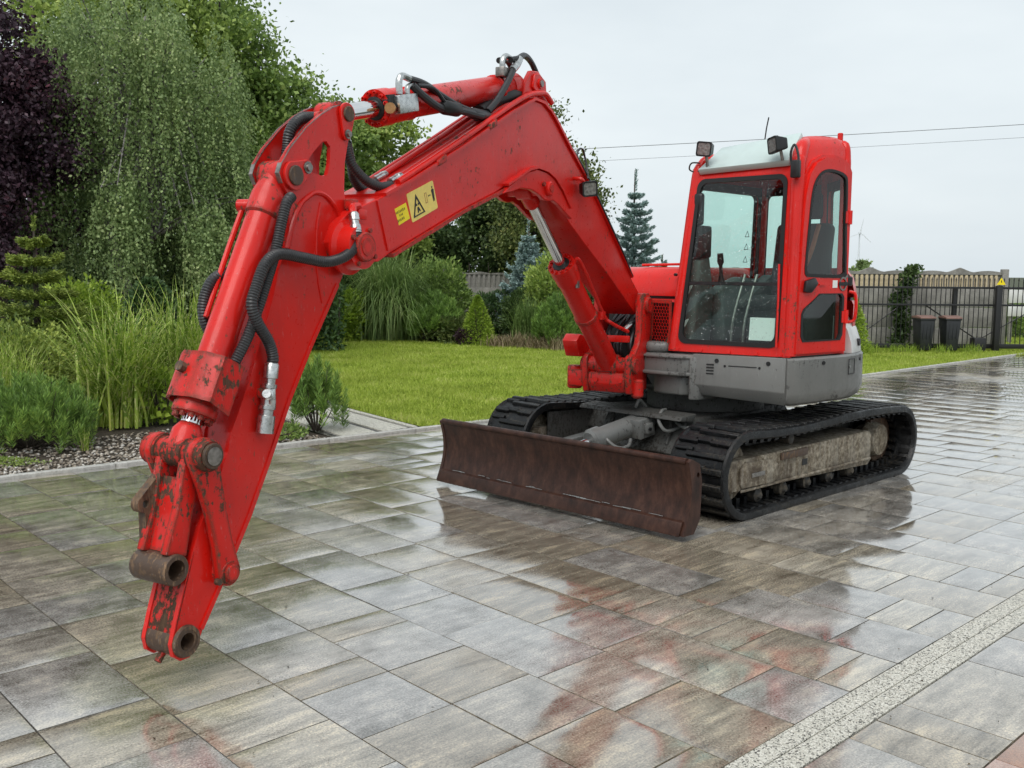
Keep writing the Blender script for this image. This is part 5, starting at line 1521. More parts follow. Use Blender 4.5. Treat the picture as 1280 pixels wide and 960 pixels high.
MB().lathe((.17, -.44, .745), (.17, -.44, .92), [(0, .05), (.08, .058), (.92, .058), (1, .05)], 18).build('swing_eye', M_red_worn, post, F_BM)
for y in (-.22, -.02): MB().cyl((.255, y, .83), (.272, y, .83), .016, n=8).build('bolt', M_red, post, F_BM)
MB().prism([(.04, 1.12), (.30, 1.17), (.36, 1.12), (.30, 1.0), (.04, .98)], -.46, -.335).build('side_guard', M_red, post, F_BM, bevel=.01)
MB().box(.14, .17, -.29, -.0, 1.11, 1.16).build('cross_bar', M_red, post, F_BM, bevel=.006)
M_dark = simple('greasy_black_steel', (.012, .011, .01), .5, 0, .4, 30)
MB().box(-.36, -.25, -.42, .06, .76, 1.38).build('dark_bulkhead', M_dark, post, F_BM)
for i in range(9):
    y = -.25 + .027 * i + rng.uniform(-.006, .006)
    MB().tube([(-.22, y, 1.32 + rng.uniform(-.04, .05)), (-.02 + rng.uniform(-.04, .04), y + rng.uniform(-.02, .02), 1.20), (.06 + rng.uniform(-.03, .04), y + rng.uniform(-.02, .02), 1.06), (-.02, y, .93), (-.2, y, .88)], .0125, 8, 5).build('hose', M_hose, post, F_BM)
MB().tube([(.10, -.05, 1.22), (.06, -.02, 1.26), (-.03, .0, 1.25), (-.1, .0, 1.28)], .016, 8).build('hose', M_hose, post, F_BM)
MB().lathe((.12, -.06, 1.20), (.07, -.03, 1.245), [(0, .016), (.3, .02), (1, .02)], 10).build('pipe_fitting', M_fitting, post, F_BM)

# ------------------------------------------------------------------ vegetation
def unit(v): return v / (np.linalg.norm(v, axis=-1, keepdims=True) + 1e-9)


def leaves(P, L, W, axis=None, flat=0.0, r=rng):
    """rhombic leaves at points P; axis gives the long direction (random when None)"""
    n = len(P)
    a = unit(r.normal(size=(n, 3))) if axis is None else unit(axis)
    b = r.normal(size=(n, 3)); b[:, 2] *= (1 - flat)
    b = unit(np.cross(a, b))
    L = np.broadcast_to(np.asarray(L), (n,))[:, None]; W = np.broadcast_to(np.asarray(W), (n,))[:, None]
    return np.stack([P, P + a * L * .45 + b * W * .5, P + a * L, P + a * L * .45 - b * W * .5], 1)


def plant(name, label, cat, x, y, z=0.0, group=None):
    return tag(link(name, None, None, Matrix.Translation((x, y, z))), label, cat, group)


def limbs(mb, base, top, r0, targets, r=rng):
    base, top = Vector(base), Vector(top)
    mid_ = base.lerp(top, .5) + Vector((r.normal(0, .06), r.normal(0, .06), 0)) * (top - base).length
    mb.tube([base, mid_, top], r0, 9, 5, r0 * .35)
    for t in targets:
        t = Vector(t); s = base.lerp(top, r.uniform(.35, .95))
        m_ = s.lerp(t, .5) + Vector((0, 0, r.uniform(.0, .12) * (t - s).length))
        mb.tube([s, m_, t], r0 * r.uniform(.22, .38), 6, 3, r0 * .06)


def broadleaf(name, label, cat, x, y, z0, zc, rx, rz, n, leaf, mat, barkm, r0, seed, clumps=90, group=None, sig=.17, ry=None, droop=.3):
    """tree: z0 ground, crown ellipsoid centred at height zc"""
    r = np.random.default_rng(seed)
    ry = ry or rx
    root = plant(name, label, cat, x, y, z0, group)
    M = WM[root]
    u = unit(r.normal(size=(clumps, 3))) * (r.random((clumps, 1)) ** .45)
    u *= (1 + .22 * np.sin(3 * u[:, :1] + seed) + r.normal(0, .08, (clumps, 1)))
    C = u * np.array([rx, ry, rz]) + np.array([0, 0, zc - z0])
    k = r.integers(0, clumps, n)
    sg = sig * min(rx, rz) * r.uniform(.5, 1.4, clumps)[k][:, None]
    P = C[k] + r.normal(size=(n, 3)) * sg * np.array([1.15, 1.15, .75])
    ax = r.normal(size=(n, 3)); ax[:, 2] -= droop
    lw = r.uniform(.7, 1.3, n) * leaf
    mb = MB(); limbs(mb, (0, 0, 0), (r.normal(0, .1), r.normal(0, .1), zc - z0 + rz * .35), r0, C[r.choice(clumps, min(clumps, 26), False)], r)
    mb.build('trunk', barkm, root, M, smooth=60)
    link('crown', fast_mesh('crown', leaves(P, lw, lw * .62, ax, r=r), 4, mat), root, M)
    return root


def weeping(name, label, cat, x, y, h, rx, n_str, mat, barkm, seed, group=None, leaf=.05, zlow=.9):
    r = np.random.default_rng(seed)
    root = plant(name, label, cat, x, y, 0, group); M = WM[root]
    P = []; A = []; tips = []
    subs = [(0.0, 0.0, h, .75)] + [(rx * .72 * math.cos(a), rx * .72 * math.sin(a), h * r.uniform(.62, .92), r.uniform(.45, .75)) for a in np.arange(0, 6.28, .7) + r.uniform(0, .5)] + [(rx * 1.0 * math.cos(a), rx * 1.0 * math.sin(a), h * r.uniform(.35, .62), r.uniform(.35, .55)) for a in np.arange(0, 6.28, .8) + r.uniform(0, .5)]
    for i in range(n_str):
        sx, sy, sh, sr = subs[r.integers(0, len(subs))]
        t = 2 * math.pi * r.random(); q_ = sr * r.random() ** .5
        ox, oy = sx + q_ * math.cos(t), sy + q_ * math.sin(t)
        rr = math.hypot(ox, oy); t = math.atan2(oy, ox)
        zt = sh * (1 - .16 * (q_ / sr) ** 2) + r.normal(0, .16)
        ln = min(zt - zlow * r.uniform(.6, 1.6), r.uniform(.9, 3.4))
        if ln < .3: continue
        m_ = int(ln / .024)
        s = np.linspace(0, 1, m_)
        bx, by = math.cos(t), math.sin(t)
        sway = r.normal(0, .10, 2)
        px_ = bx * (rr + .22 * np.sin(s * 1.6)) + sway[0] * s; py_ = by * (rr + .22 * np.sin(s * 1.6)) + sway[1] * s
        pz = zt + .10 * np.sin(s * 3.1) - ln * s ** 1.15
        p = np.stack([px_, py_, pz], 1) + r.normal(0, .028, (m_, 3))
        P.append(p); A.append(np.stack([r.normal(0, .6, m_), r.normal(0, .6, m_), -r.uniform(.4, 1.4, m_)], 1))
        if i % 14 == 0: tips.append((bx * rr, by * rr, zt))
    P = np.concatenate(P); A = np.concatenate(A)
    lw = r.uniform(.7, 1.25, len(P)) * leaf
    mb = MB(); limbs(mb, (0, 0, 0), (.1, 0, h * .9), .11, tips, r); mb.build('trunk', barkm, root, M, smooth=60)
    link('crown', fast_mesh('crown', leaves(P, lw, lw * .7, A, r=r), 4, mat), root, M)
    return root


def spruce(name, label, cat, x, y, h, rb, mat, seed, levels=16, per=11, needle=.05, up=.18, leader=.12, z0=0.0, group=None, dens=1.0, tier=False, zlow=.1):
    r = np.random.default_rng(seed)
    root = plant(name, label, cat, x, y, z0, group); M = WM[root]
    mb = MB(); mb.tube([(0, 0, 0), (r.normal(0, .02), 0, h * .5), (r.normal(0, .03), 0, h)], .03 + .018 * h, 8, 4, .006)
    P = []; A = []
    # leader
    m_ = int(60 * dens); s = r.random(m_)
    P.append(np.stack([r.normal(0, .006, m_), r.normal(0, .006, m_), h * (1 - leader * s)], 1)); A.append(np.stack([r.normal(0, .5, m_), r.normal(0, .5, m_), np.full(m_, .8)], 1))
    for l in range(levels):
        f = (l + .5) / levels
        z = h * (1 - leader - (1 - leader - zlow) * f ** .92)
        R = rb * (.10 + .90 * f ** .85) * r.uniform(.9, 1.08)
        nb = per if not tier else per + 6
        for b_ in range(nb):
            t = 2 * math.pi * (b_ + r.uniform(-.35, .35)) / nb + l * 1.3
            RR = R * (r.uniform(.72, 1.12) if tier else r.uniform(.5, 1.25))
            dx, dy = math.cos(t), math.sin(t)
            tip = np.array([dx * RR, dy * RR, z + up * RR * r.uniform(.6, 1.3) + (r.normal(0, .03) if tier else 0)])
            sgm = np.array([0, 0, z])
            mb.tube([tuple(sgm), tuple((sgm + tip) / 2 - np.array([0, 0, .05 * RR])), tuple(tip)], .006 + .004 * RR, 4, 2, .002)
            m_ = int((70 + 260 * RR) * dens)
            s = r.random(m_) ** .7
            base = sgm + (tip - sgm) * s[:, None]; base[:, 2] -= .2 * RR * np.sin(s * math.pi) * .5
            side = np.stack([-dy * np.ones(m_), dx * np.ones(m_), np.zeros(m_)], 1)
            off_ = r.normal(0, 1, m_) * .17 * RR * (1.15 - s)
            pt = base + side * off_[:, None]; pt[:, 2] += r.normal(0, .018, m_) - np.abs(off_) * .15
            P.append(pt); ax = np.array([dx, dy, .25]) * .8 + side * np.sign(off_)[:, None] * .7 + r.normal(0, .35, (m_, 3)); A.append(ax)
    P = np.concatenate(P); A = np.concatenate(A)
    lw = r.uniform(.6, 1.3, len(P)) * needle
    mb.build('trunk', M_bark, root, M, smooth=0)
    link('crown', fast_mesh('crown', leaves(P, lw, lw * .30, A, r=r), 4, mat), root, M)
    return root


def shrub(name, label, cat, x, y, h, rx, n, leaf, mat, seed, cone=0.0, z0=0.0, group=None, lump=.16, up=.5, aspect=.55, ry=None):
    """dense bush: leaves thickest near the surface of a lumpy ellipsoid or cone"""
    r = np.random.default_rng(seed); ry = ry or rx
    root = plant(name, label, cat, x, y, z0, group); M = WM[root]
    v = unit(r.normal(size=(n, 3))); ph = r.uniform(0, 6.3, 6); fr_ = r.uniform(2, 5.5, 6)
    lum = 1 + lump * (np.sin(fr_[0] * v[:, 0] * 2 + ph[0]) * np.sin(fr_[1] * v[:, 1] * 2 + ph[1]) + .7 * np.sin(fr_[2] * v[:, 2] * 2.5 + ph[2] + fr_[3] * v[:, 0]))
    rad = (r.random(n) ** .28) * lum
    if cone:
        t = r.random(n); zz = h * (1 - (1 - t) ** 1.0); R = (1 - zz / h) ** cone * rx * np.sqrt(r.uniform(.35, 1.05, n)) * (1 + .10 * np.sin(zz * 21 / h + 3 * np.arctan2(v[:, 1], v[:, 0])))
        tt = r.uniform(0, 2 * math.pi, n)
        P = np.stack([np.cos(tt) * R, np.sin(tt) * R * ry / rx, zz], 1)
        N = np.stack([np.cos(tt), np.sin(tt), np.full(n, up)], 1)
    else:
        P = v * rad[:, None] * np.array([rx, ry, h / 2]) + np.array([0, 0, h / 2]); P[:, 2] = np.abs(P[:, 2])
        N = v + np.array([0, 0, up])
    ax = N + r.normal(0, .55, (n, 3))
    lw = r.uniform(.6, 1.35, n) * leaf
    mb = MB()
    for i in range(7):
        t = 2 * math.pi * i / 7; mb.tube([(0, 0, 0), (math.cos(t) * rx * .3, math.sin(t) * rx * .3, h * .4), (math.cos(t) * rx * .55, math.sin(t) * rx * .55, h * .75)], .012 + .008 * h, 5, 3, .004)
    mb.build('stem', M_bark, root, M, smooth=0)
    link('foliage', fast_mesh('foliage', leaves(P, lw, lw * aspect, ax, r=r), 4, mat), root, M)
    return root


def tallgrass(name, label, cat, x, y, h, spread, n, width, mat, seed, arch=.6, group=None, z0=0.0, base=.10):
    """clump of arching blades, each a strip of six segments"""
    r = np.random.default_rng(seed)
    root = plant(name, label, cat, x, y, z0, group); M = WM[root]
    S = 7
    t = r.uniform(0, 2 * math.pi, n); out = spread * r.random(n) ** .7; H = h * r.uniform(.45, 1.05, n); bx = r.normal(0, base, (n, 2)); wd = width * r.uniform(.6, 1.3, n)
    droop = arch * r.uniform(.2, 1.3, n)
    quads = []
    prev = None
    for k in range(S):
        s = k / (S - 1)
        rad = out * (s ** 1.7)
        zz = H * (s - droop * .42 * s ** 3.2)
        c = np.stack([bx[:, 0] + np.cos(t) * rad, bx[:, 1] + np.sin(t) * rad, np.maximum(zz, .01)], 1)
        w = (wd * (1 - s ** 2.2) + .0006)[:, None]
        sd = np.stack([-np.sin(t), np.cos(t), np.zeros(n)], 1)
        a, b_ = c - sd * w / 2, c + sd * w / 2
        if prev is not None: quads.append(np.stack([prev[0], prev[1], b_, a], 1))
        prev = (a, b_)
    V = np.stack(quads, 1).reshape(-1, 4, 3)
    link('blades', fast_mesh('blades', V, 4, mat), root, M)
    # dry stalks at the foot
    m_ = max(20, n // 12); tt = r.uniform(0, 6.3, m_); b0 = np.stack([r.normal(0, base, m_), r.normal(0, base, m_), np.zeros(m_)], 1)
    ax = np.stack([np.cos(tt) * .3, np.sin(tt) * .3, np.ones(m_)], 1)
    link('dry_stalks', fast_mesh('dry_stalks', leaves(b0, h * .35 * r.uniform(.4, 1.2, m_), .008, ax, r=r), 4, M_straw), root, M)
    return root


def mugo(name, label, cat, x, y, h, rx, shoots, mat, seed, group=None, needle=.055, ry=None):
    """dwarf pine: upright shoots with needle brushes"""
    r = np.random.default_rng(seed); ry = ry or rx
    root = plant(name, label, cat, x, y, 0, group); M = WM[root]
    mb = MB(); P = []; A = []
    for i in range(shoots):
        t = r.uniform(0, 2 * math.pi); q = r.random() ** .5
        x1, y1 = math.cos(t) * rx * q, math.sin(t) * ry * q
        top = h * math.sqrt(max(.05, 1 - .75 * q * q)) * r.uniform(.55, 1.06)
        ln = r.uniform(.12, .26) * (h / .6) ** .5
        d = np.array([x1 * .5 + r.normal(0, .1), y1 * .5 + r.normal(0, .1), 1.0]); d /= np.linalg.norm(d)
        tip = np.array([x1, y1, top])
        if i % 4 == 0: mb.tube([(x1 * .15, y1 * .15, 0), (x1 * .7, y1 * .7, top * .45), tuple(tip)], .008, 5, 3, .003)
        m_ = 84
        s = r.random(m_)
        P.append(tip - d * (ln * s)[:, None]); rad = r.normal(size=(m_, 3)); rad -= (rad @ d)[:, None] * d; A.append(unit(rad) * (.9 - .5 * (1 - s))[:, None] + d * .75)
    P = np.concatenate(P); A = np.concatenate(A); n = len(P)
    mb.build('stem', M_bark, root, M, smooth=0)
    link('needles', fast_mesh('needles', leaves(P, needle * r.uniform(.7, 1.2, n), needle * .095, A, r=r), 4, mat), root, M)
    return root


M_straw = leafmat('dry_straw', [(.0, (.16, .12, .07)), (1.0, (.34, .28, .17))], 0, .8, .2)
ML_birch = leafmat('birch_leaf', [(.0, (0.095, 0.146, 0.055)), (.4, (0.204, 0.292, 0.106)), (.75, (0.340, 0.437, 0.177)), (1.0, (0.518, 0.582, 0.278))], .3)
ML_light = leafmat('pale_green_leaf', [(.0, (0.101, 0.166, 0.037)), (.4, (0.247, 0.348, 0.079)), (.8, (0.433, 0.544, 0.136)), (1.0, (0.610, 0.669, 0.240))], .3)
ML_mid = leafmat('mid_green_leaf', [(.0, (0.069, 0.119, 0.029)), (.4, (0.172, 0.269, 0.064)), (.8, (0.322, 0.440, 0.114)), (1.0, (0.510, 0.557, 0.188))], .3)
ML_dark = leafmat('dark_green_leaf', [(.0, (0.026, 0.046, 0.016)), (.45, (0.062, 0.109, 0.034)), (.8, (0.126, 0.188, 0.058)), (1.0, (0.209, 0.251, 0.095))], .25)
ML_plum = leafmat('purple_leaf', [(.0, (0.019, 0.010, 0.017)), (.45, (0.048, 0.025, 0.038)), (.8, (0.095, 0.050, 0.068)), (1.0, (0.160, 0.053, 0.074))], .15, .45)
ML_blue = leafmat('blue_spruce_needle', [(.0, (0.094, 0.148, 0.136)), (.4, (0.252, 0.360, 0.343)), (.8, (0.472, 0.604, 0.587)), (1.0, (0.710, 0.847, 0.815))], 0, .6)
ML_tier = leafmat('yellow_green_needle', [(.0, (0.068, 0.113, 0.024)), (.4, (0.198, 0.267, 0.054)), (.8, (0.396, 0.469, 0.098)), (1.0, (0.582, 0.623, 0.155))], .15, .55)
ML_bright = leafmat('bright_green_leaf', [(.0, (0.097, 0.175, 0.020)), (.4, (0.236, 0.350, 0.041)), (.8, (0.407, 0.532, 0.074)), (1.0, (0.578, 0.677, 0.114))], .3)
ML_thuja = leafmat('thuja_spray', [(.0, (0.026, 0.054, 0.022)), (.5, (0.068, 0.126, 0.042)), (1.0, (0.157, 0.240, 0.084))], .15, .55)
ML_cypress = leafmat('olive_spray', [(.0, (0.038, 0.058, 0.016)), (.5, (0.105, 0.147, 0.042)), (.85, (0.209, 0.240, 0.073)), (1.0, (0.356, 0.346, 0.126))], .15, .55)
ML_pine = leafmat('pine_needle', [(.0, (0.059, 0.109, 0.027)), (.45, (0.153, 0.272, 0.058)), (.8, (0.293, 0.445, 0.089)), (1.0, (0.479, 0.612, 0.132))], .1, .5)
ML_reed = leafmat('reed_blade', [(.0, (0.071, 0.133, 0.036)), (.45, (0.178, 0.276, 0.081)), (.8, (0.294, 0.392, 0.133)), (1.0, (0.428, 0.499, 0.214))], .3)


def zebra(m, c):
    geo = m.n('ShaderNodeNewGeometry')
    sep = m.n('ShaderNodeSeparateXYZ'); m.t.links.new(m.coord('Object'), sep.inputs[0])
    # bands vary from blade to blade with the noise at the blade's place
    ph = m.noise(9.0, 2, .5, m.coord('Object', (1, 1, .12)))
    w = m.math('SINE', m.math('ADD', m.math('MULTIPLY', sep.outputs[2], 44.0), m.math('MULTIPLY', ph, 60.0)))
    return m.mix(m.ramp(w, [(.74, 0.0), (.86, .75)]), c, (.62, .60, .26))


ML_zebra = leafmat('zebra_blade', [(.0, (0.087, 0.163, 0.024)), (.45, (0.237, 0.359, 0.049)), (.8, (0.425, 0.544, 0.088)), (1.0, (0.649, 0.696, 0.156))], .3, .5, .3, zebra)

# trees at the left, behind the bed
broadleaf('plum_tree', 'dark purple-leaved plum tree at the left edge', 'tree', -7.95, 15.2, 0, 3.55, 1.35, 2.2, 52000, .075, ML_plum, M_bark, .10, 3, 110, sig=.14)
weeping('weeping_birch', 'tall weeping birch with hanging grey-green strands behind the striped grasses', 'tree', -6.35, 17.0, 6.6, 1.62, 1300, ML_birch, M_bark_birch, 5, leaf=.056)
G_T = 'broadleaf trees behind the garden'
broadleaf('broadleaf_tree', 'pale green tree rising above and behind the weeping birch', 'tree', -8.7, 22.5, 0, 6.5, 2.5, 2.6, 34000, .13, ML_light, M_bark, .16, 8, 120, G_T, .13)
broadleaf('broadleaf_tree', 'tallest green tree, its top leaving the photo right of the birch', 'tree', -7.3, 24.5, 0, 5.6, 1.9, 3.9, 36000, .13, ML_mid, M_bark, .17, 9, 130, G_T, .13)
broadleaf('broadleaf_tree', 'green tree seen just left of the arm bracket', 'tree', -5.5, 25.0, 0, 4.3, 1.9, 2.7, 34000, .13, ML_mid, M_bark, .16, 10, 110, G_T, .14)
broadleaf('broadleaf_tree', 'green tree seen between the arm and the rising boom', 'tree', -4.05, 26.5, 0, 3.6, 1.25, 2.7, 24000, .13, ML_light, M_bark, .14, 12, 90, G_T, .15)
broadleaf('broadleaf_tree', 'dark tree under the boom above the far fence', 'tree', -.25, 30.5, 0, 2.75, 1.75, 1.6, 26000, .13, ML_dark, M_bark, .14, 14, 90, G_T, .14)
broadleaf('broadleaf_tree', 'low dark tree under the boom left of the far fence', 'tree', -2.7, 29.5, 0, 2.15, 1.5, 1.25, 20000, .13, ML_dark, M_bark, .13, 15, 80, G_T, .15)
broadleaf('cypress_tree', 'tall olive-green tree standing behind the lower boom', 'tree', 1.15, 27.0, 0, 3.15, 1.6, 2.8, 38000, .10, ML_cypress, M_bark, .14, 21, 120, sig=.13, droop=-.5)
spruce('blue_spruce', 'blue spruce with a bare leader between boom and cab', 'tree', 3.25, 26.0, 4.35, 1.15, ML_blue, 22, 16, 10, .085, .30, .13, group='blue spruces', dens=2.2)
spruce('blue_spruce', 'small blue spruce beside the far concrete fence', 'tree', .36, 23.2, 3.05, .85, ML_blue, 23, 15, 11, .075, .4, .18, group='blue spruces', dens=2.2)
spruce('far_spruce', 'tiny dark conifer top just above the red hood', 'tree', 6.3, 41, 2.35, .9, ML_thuja, 24, 10, 8, .12)
broadleaf('distant_tree', 'tiny hazy tree far off beside the wind turbine', 'tree', 28.6, 80, 0, 1.75, 1.1, .85, 2500, .3, ML_birch, M_bark, .12, 26, 30)

# shrubs and grasses along the back of the lawn
tallgrass('maiden_grass', 'big fountain of drooping green grass at the back of the lawn', 'ornamental grass', -2.95, 23.2, 3.05, 1.65, 3000, .03, ML_reed, 31, 1.9, base=.25)
shrub('round_bush', 'round leafy bush right of the drooping grass fountain', 'shrub', -1.95, 24.2, 1.85, .95, 9000, .10, ML_mid, 32)
mugo('dwarf_pine', 'dwarf pine in front of the round leafy bush', 'shrub', -1.85, 22.6, 1.15, .70, 380, ML_pine, 33, needle=.12)
shrub('bright_bush', 'bright yellow-green bush half hidden by the arm', 'shrub', -4.05, 22.6, 1.25, .65, 6000, .09, ML_bright, 34)
shrub('dark_bush', 'dark bush behind the arm left of the drooping grass', 'shrub', -4.3, 24.6, 1.9, 1.3, 9000, .11, ML_dark, 35)
shrub('cone_spruce', 'small dense green cone-shaped spruce at the lawn edge', 'shrub', -.78, 21.6, 1.10, .44, 9000, .05, ML_bright, 36, cone=.75, up=.35, aspect=.35)
shrub('globe_thuja', 'dark round bush behind the small cone spruce', 'shrub', -.35, 23.4, 1.2, .62, 7000, .07, ML_thuja, 37)
shrub('low_juniper', 'low spreading juniper left of the cone spruce', 'shrub', -1.25, 22.3, .62, .62, 5000, .07, ML_cypress, 38, lump=.3)
shrub('purple_bush', 'small purple-leaved bush beside the cone spruce', 'shrub', -1.05, 21.5, .38, .22, 1500, .05, ML_plum, 39)
shrub('leafy_bush', 'tall light green bush left of the boom cylinder', 'shrub', .85, 22.3, 2.0, .62, 7000, .09, ML_light, 40)
tallgrass('pale_grass', 'pale arching grass clump beside the boom cylinder', 'ornamental grass', .35, 21.6, 1.35, .55, 900, .024, ML_reed, 41, 1.0, base=.12)
mugo('dwarf_pine', 'dark dwarf pine just left of the boom cylinder', 'shrub', 1.05, 20.9, 1.15, .62, 340, ML_pine, 42, needle=.11)
shrub('dark_bush', 'dark bush in front of the small blue spruce', 'shrub', .15, 22.2, 1.2, .4, 4500, .08, ML_dark, 43)
shrub('dark_bush', 'broad dark bush behind the boom foot', 'shrub', 2.2, 23.5, 1.5, 1.0, 6000, .10, ML_dark, 44)
for i, (x, y, h_) in enumerate(((.1, 21.0, .42), (.55, 20.7, .40), (1.0, 20.3, .45), (1.45, 20.4, .42), (-.3, 21.1, .35))):
    tallgrass('dry_tuft', ['leftmost but one of the dry straw tufts at the lawn edge', 'middle one of the dry straw tufts at the lawn edge', 'dry straw tuft under the dark dwarf pine', 'dry straw tuft nearest the boom cylinder foot', 'leftmost dry straw tuft beside the cone spruce'][i], 'ornamental grass', x, y, h_, .3, 260, .012, M_straw, 50 + i, .7, 'dry straw tufts', base=.12)

# garden bed at the left
tallgrass('zebra_grass', 'tall striped grass clump in the middle of the left bed', 'ornamental grass', -4.10, 9.95, 1.70, 1.0, 300, .030, ML_zebra, 61, .8, 'striped grasses', base=.13)
tallgrass('zebra_grass', 'striped grass clump right behind the bucket cylinder', 'ornamental grass', -3.75, 11.0, 1.70, .95, 520, .027, ML_zebra, 62, .7, 'striped grasses', base=.2)
tallgrass('zebra_grass', 'thin striped grass at the left edge above the dwarf pine', 'ornamental grass', -5.15, 9.7, 1.15, .55, 560, .012, ML_zebra, 63, .6, 'striped grasses', base=.18)
mugo('dwarf_pine', 'wide dwarf pine by the kerb at the left edge', 'shrub', -4.45, 8.75, .66, .62, 330, ML_pine, 64, needle=.07)
mugo('dwarf_pine', 'small dwarf pine by the kerb right of the arm', 'shrub', -2.0, 9.75, .74, .30, 85, ML_pine, 65, needle=.085)
tallgrass('grass_tuft', 'tiny grass tuft between the pebbles by the kerb', 'ornamental grass', -3.83, 8.52, .24, .08, 70, .005, ML_zebra, 66, .3, base=.02)
spruce('layered_conifer', 'yellow-green conifer with flat tiers at the far left', 'tree', -6.15, 12.5, 2.28, 1.05, ML_tier, 67, 9, 11, .05, .07, .08, dens=2.5, tier=True)
shrub('bright_bush', 'bright green bush under the weeping birch', 'shrub', -6.05, 13.6, 1.5, .62, 9000, .06, ML_bright, 68)
shrub('thuja_bush', 'dark thuja between the two tall striped grasses', 'shrub', -4.45, 11.9, 1.5, .55, 9000, .06, ML_thuja, 69, cone=.45)
shrub('leafy_plant', 'small plant with yellowing leaves beside the striped grass', 'shrub', -3.72, 10.15, .62, .26, 420, .07, ML_bright, 70, aspect=.8)
shrub('low_conifer', 'low green conifer behind the left dwarf pine', 'shrub', -5.6, 10.9, 1.0, .75, 9000, .055, ML_tier, 71, lump=.25)
shrub('ground_cover', 'low leafy ground cover at the kerb right of the arm', 'shrub', -2.22, 9.28, .13, .22, 700, .035, ML_mid, 72)
shrub('ground_cover', 'low mossy ground cover along the kerb at far left', 'shrub', -4.35, 7.85, .07, .45, 1500, .02, ML_light, 73, ry=.12)
r_h = np.random.default_rng(80)
hedge = plant('hedge', 'dark hedge behind the weeping birch trunk', 'hedge', -6.8, 19.8)
n = 60000
P = np.stack([r_h.uniform(-3.6, 3.3, n), r_h.uniform(-.55, .45, n), 3.1 * r_h.random(n) ** .8], 1)
P[:, 2] *= 1 + .12 * np.sin(P[:, 0] * 2.3) + .06 * np.sin(P[:, 0] * 7.1)
link('foliage', fast_mesh('foliage', leaves(P, r_h.uniform(.07, .16, n), .06, r_h.normal(size=(n, 3)) + np.array([0, -.6, .3]), r=r_h), 4, ML_thuja), hedge, WM[hedge])
hs = MB()
for x in np.arange(-3.4, 3.3, .55): hs.tube([(x, 0, 0), (x + .05, 0, 1.0), (x, .05, 1.9)], .03, 6, 3, .01)
hs.build('stem', M_bark, hedge, WM[hedge])
hedge2 = plant('hedge', 'dark hedge running behind the shrubs under the boom', 'hedge', -3.9, 27.6)
n = 26000
P = np.stack([r_h.uniform(-3.2, 2.1, n), r_h.uniform(-.5, .4, n), 1.75 * r_h.random(n) ** .8], 1)
P[:, 2] *= 1 + .14 * np.sin(P[:, 0] * 2.9) + .06 * np.sin(P[:, 0] * 8.1)
link('foliage', fast_mesh('foliage', leaves(P, r_h.uniform(.08, .17, n), .065, r_h.normal(size=(n, 3)) + np.array([0, -.6, .3]), r=r_h), 4, ML_dark), hedge2, WM[hedge2])
hs.build('stem', M_bark, hedge2, WM[hedge2])

# ------------------------------------------------------------------ fences, gate, bins, wires, wind turbine
_m = Mat('weathered_concrete'); _p = _m.coord('Object'); _n = _m.noise(3, 6, .65, _p); _n2 = _m.noise(40, 4, .6, _p); _s = _m.noise(1, 4, .6, _m.coord('Object', (6, 6, .7)))
_c = _m.mix(.5, _m.ramp(_n, [(.3, (.18, .172, .157)), (.7, (.36, .345, .315))]), _m.ramp(_n2, [(.3, .55), (.7, 1.1)]), 'MULTIPLY')
_c = _m.mix(_m.ramp(_s, [(.5, 0.0), (.75, .6)]), _c, (.09, .09, .08))
_m.set(Base_Color=_c, Roughness=.85); _m.bump(_n2, .4, .01)
M_wconc = _m.m
M_picket = simple('sandy_picket_concrete', (.56, .46, .30), .8, 0, .3, 9)
M_iron = simple('black_iron', (.014, .014, .015), .45, 0, .3, 30)
M_bin = simple('dark_bin_plastic', (.018, .020, .023), .45, 0, .3, 8)
M_lid = simple('brown_bin_lid', (.19, .105, .085), .5, 0, .2, 8)


def concrete_fence(label, x0, x1, y, panel, hbase, hpick, pitch, pmat, wave, rz=0.0, seed=1):
    r = random.Random(seed)
    M0 = Matrix.Translation((x0, y, 0)) @ Matrix.Rotation(rz, 4, 'Z')
    root = tag(link('concrete_fence', None, None, M0), label, 'fence')
    L = x1 - x0; k = int(round(L / panel))
    post_me = MB().box(-.07, .07, -.07, .07, -.05, hbase + hpick + .10).mesh('post', M_wconc, .012)
    slab_me = MB().box(.075, panel - .075, -.03, .03, 0, hbase / 3 - .012).mesh('slab', M_wconc, .01)
    pk_me = MB().prism([(-pitch * .28, 0), (pitch * .28, 0), (pitch * .28, hpick * .86), (pitch * .14, hpick * .97), (0, hpick), (-pitch * .14, hpick * .97), (-pitch * .28, hpick * .86)], -.022, .022).mesh('picket', pmat, .004, 1)
    for i in range(k + 1):
        link('post', post_me, root, M0 @ Matrix.Translation((i * panel, 0, 0)))
    for i in range(k):
        for j in range(3): link('slab', slab_me, root, M0 @ Matrix.Translation((i * panel, 0, j * hbase / 3 + .004)))
        m_ = int((panel - .2) / pitch)
        for j in range(m_):
            link('picket', pk_me, root, M0 @ Matrix.Translation((i * panel + .1 + pitch * (j + .5), -.004, hbase - .01)))
        cp = []
        n_ = 24
        for t in range(n_ + 1):
            u = t / n_
            cp.append((.075 + (panel - .15) * u, hbase + hpick + wave * (.35 + .45 * abs(math.sin(u * math.pi * 3)) + .9 * max(0, 1 - abs(u - .5) * 9))))
        MB().prism([(.075, hbase + hpick - .03), (panel - .075, hbase + hpick - .03)] + cp[::-1], -.035, .035).build('coping', M_wconc, root, M0 @ Matrix.Translation((i * panel, 0, 0)))
        MB().box(.075, panel - .075, .012, .03, hbase - .01, hbase + hpick).build('back_rail', M_wconc, root, M0 @ Matrix.Translation((i * panel, 0, 0)))
    return root


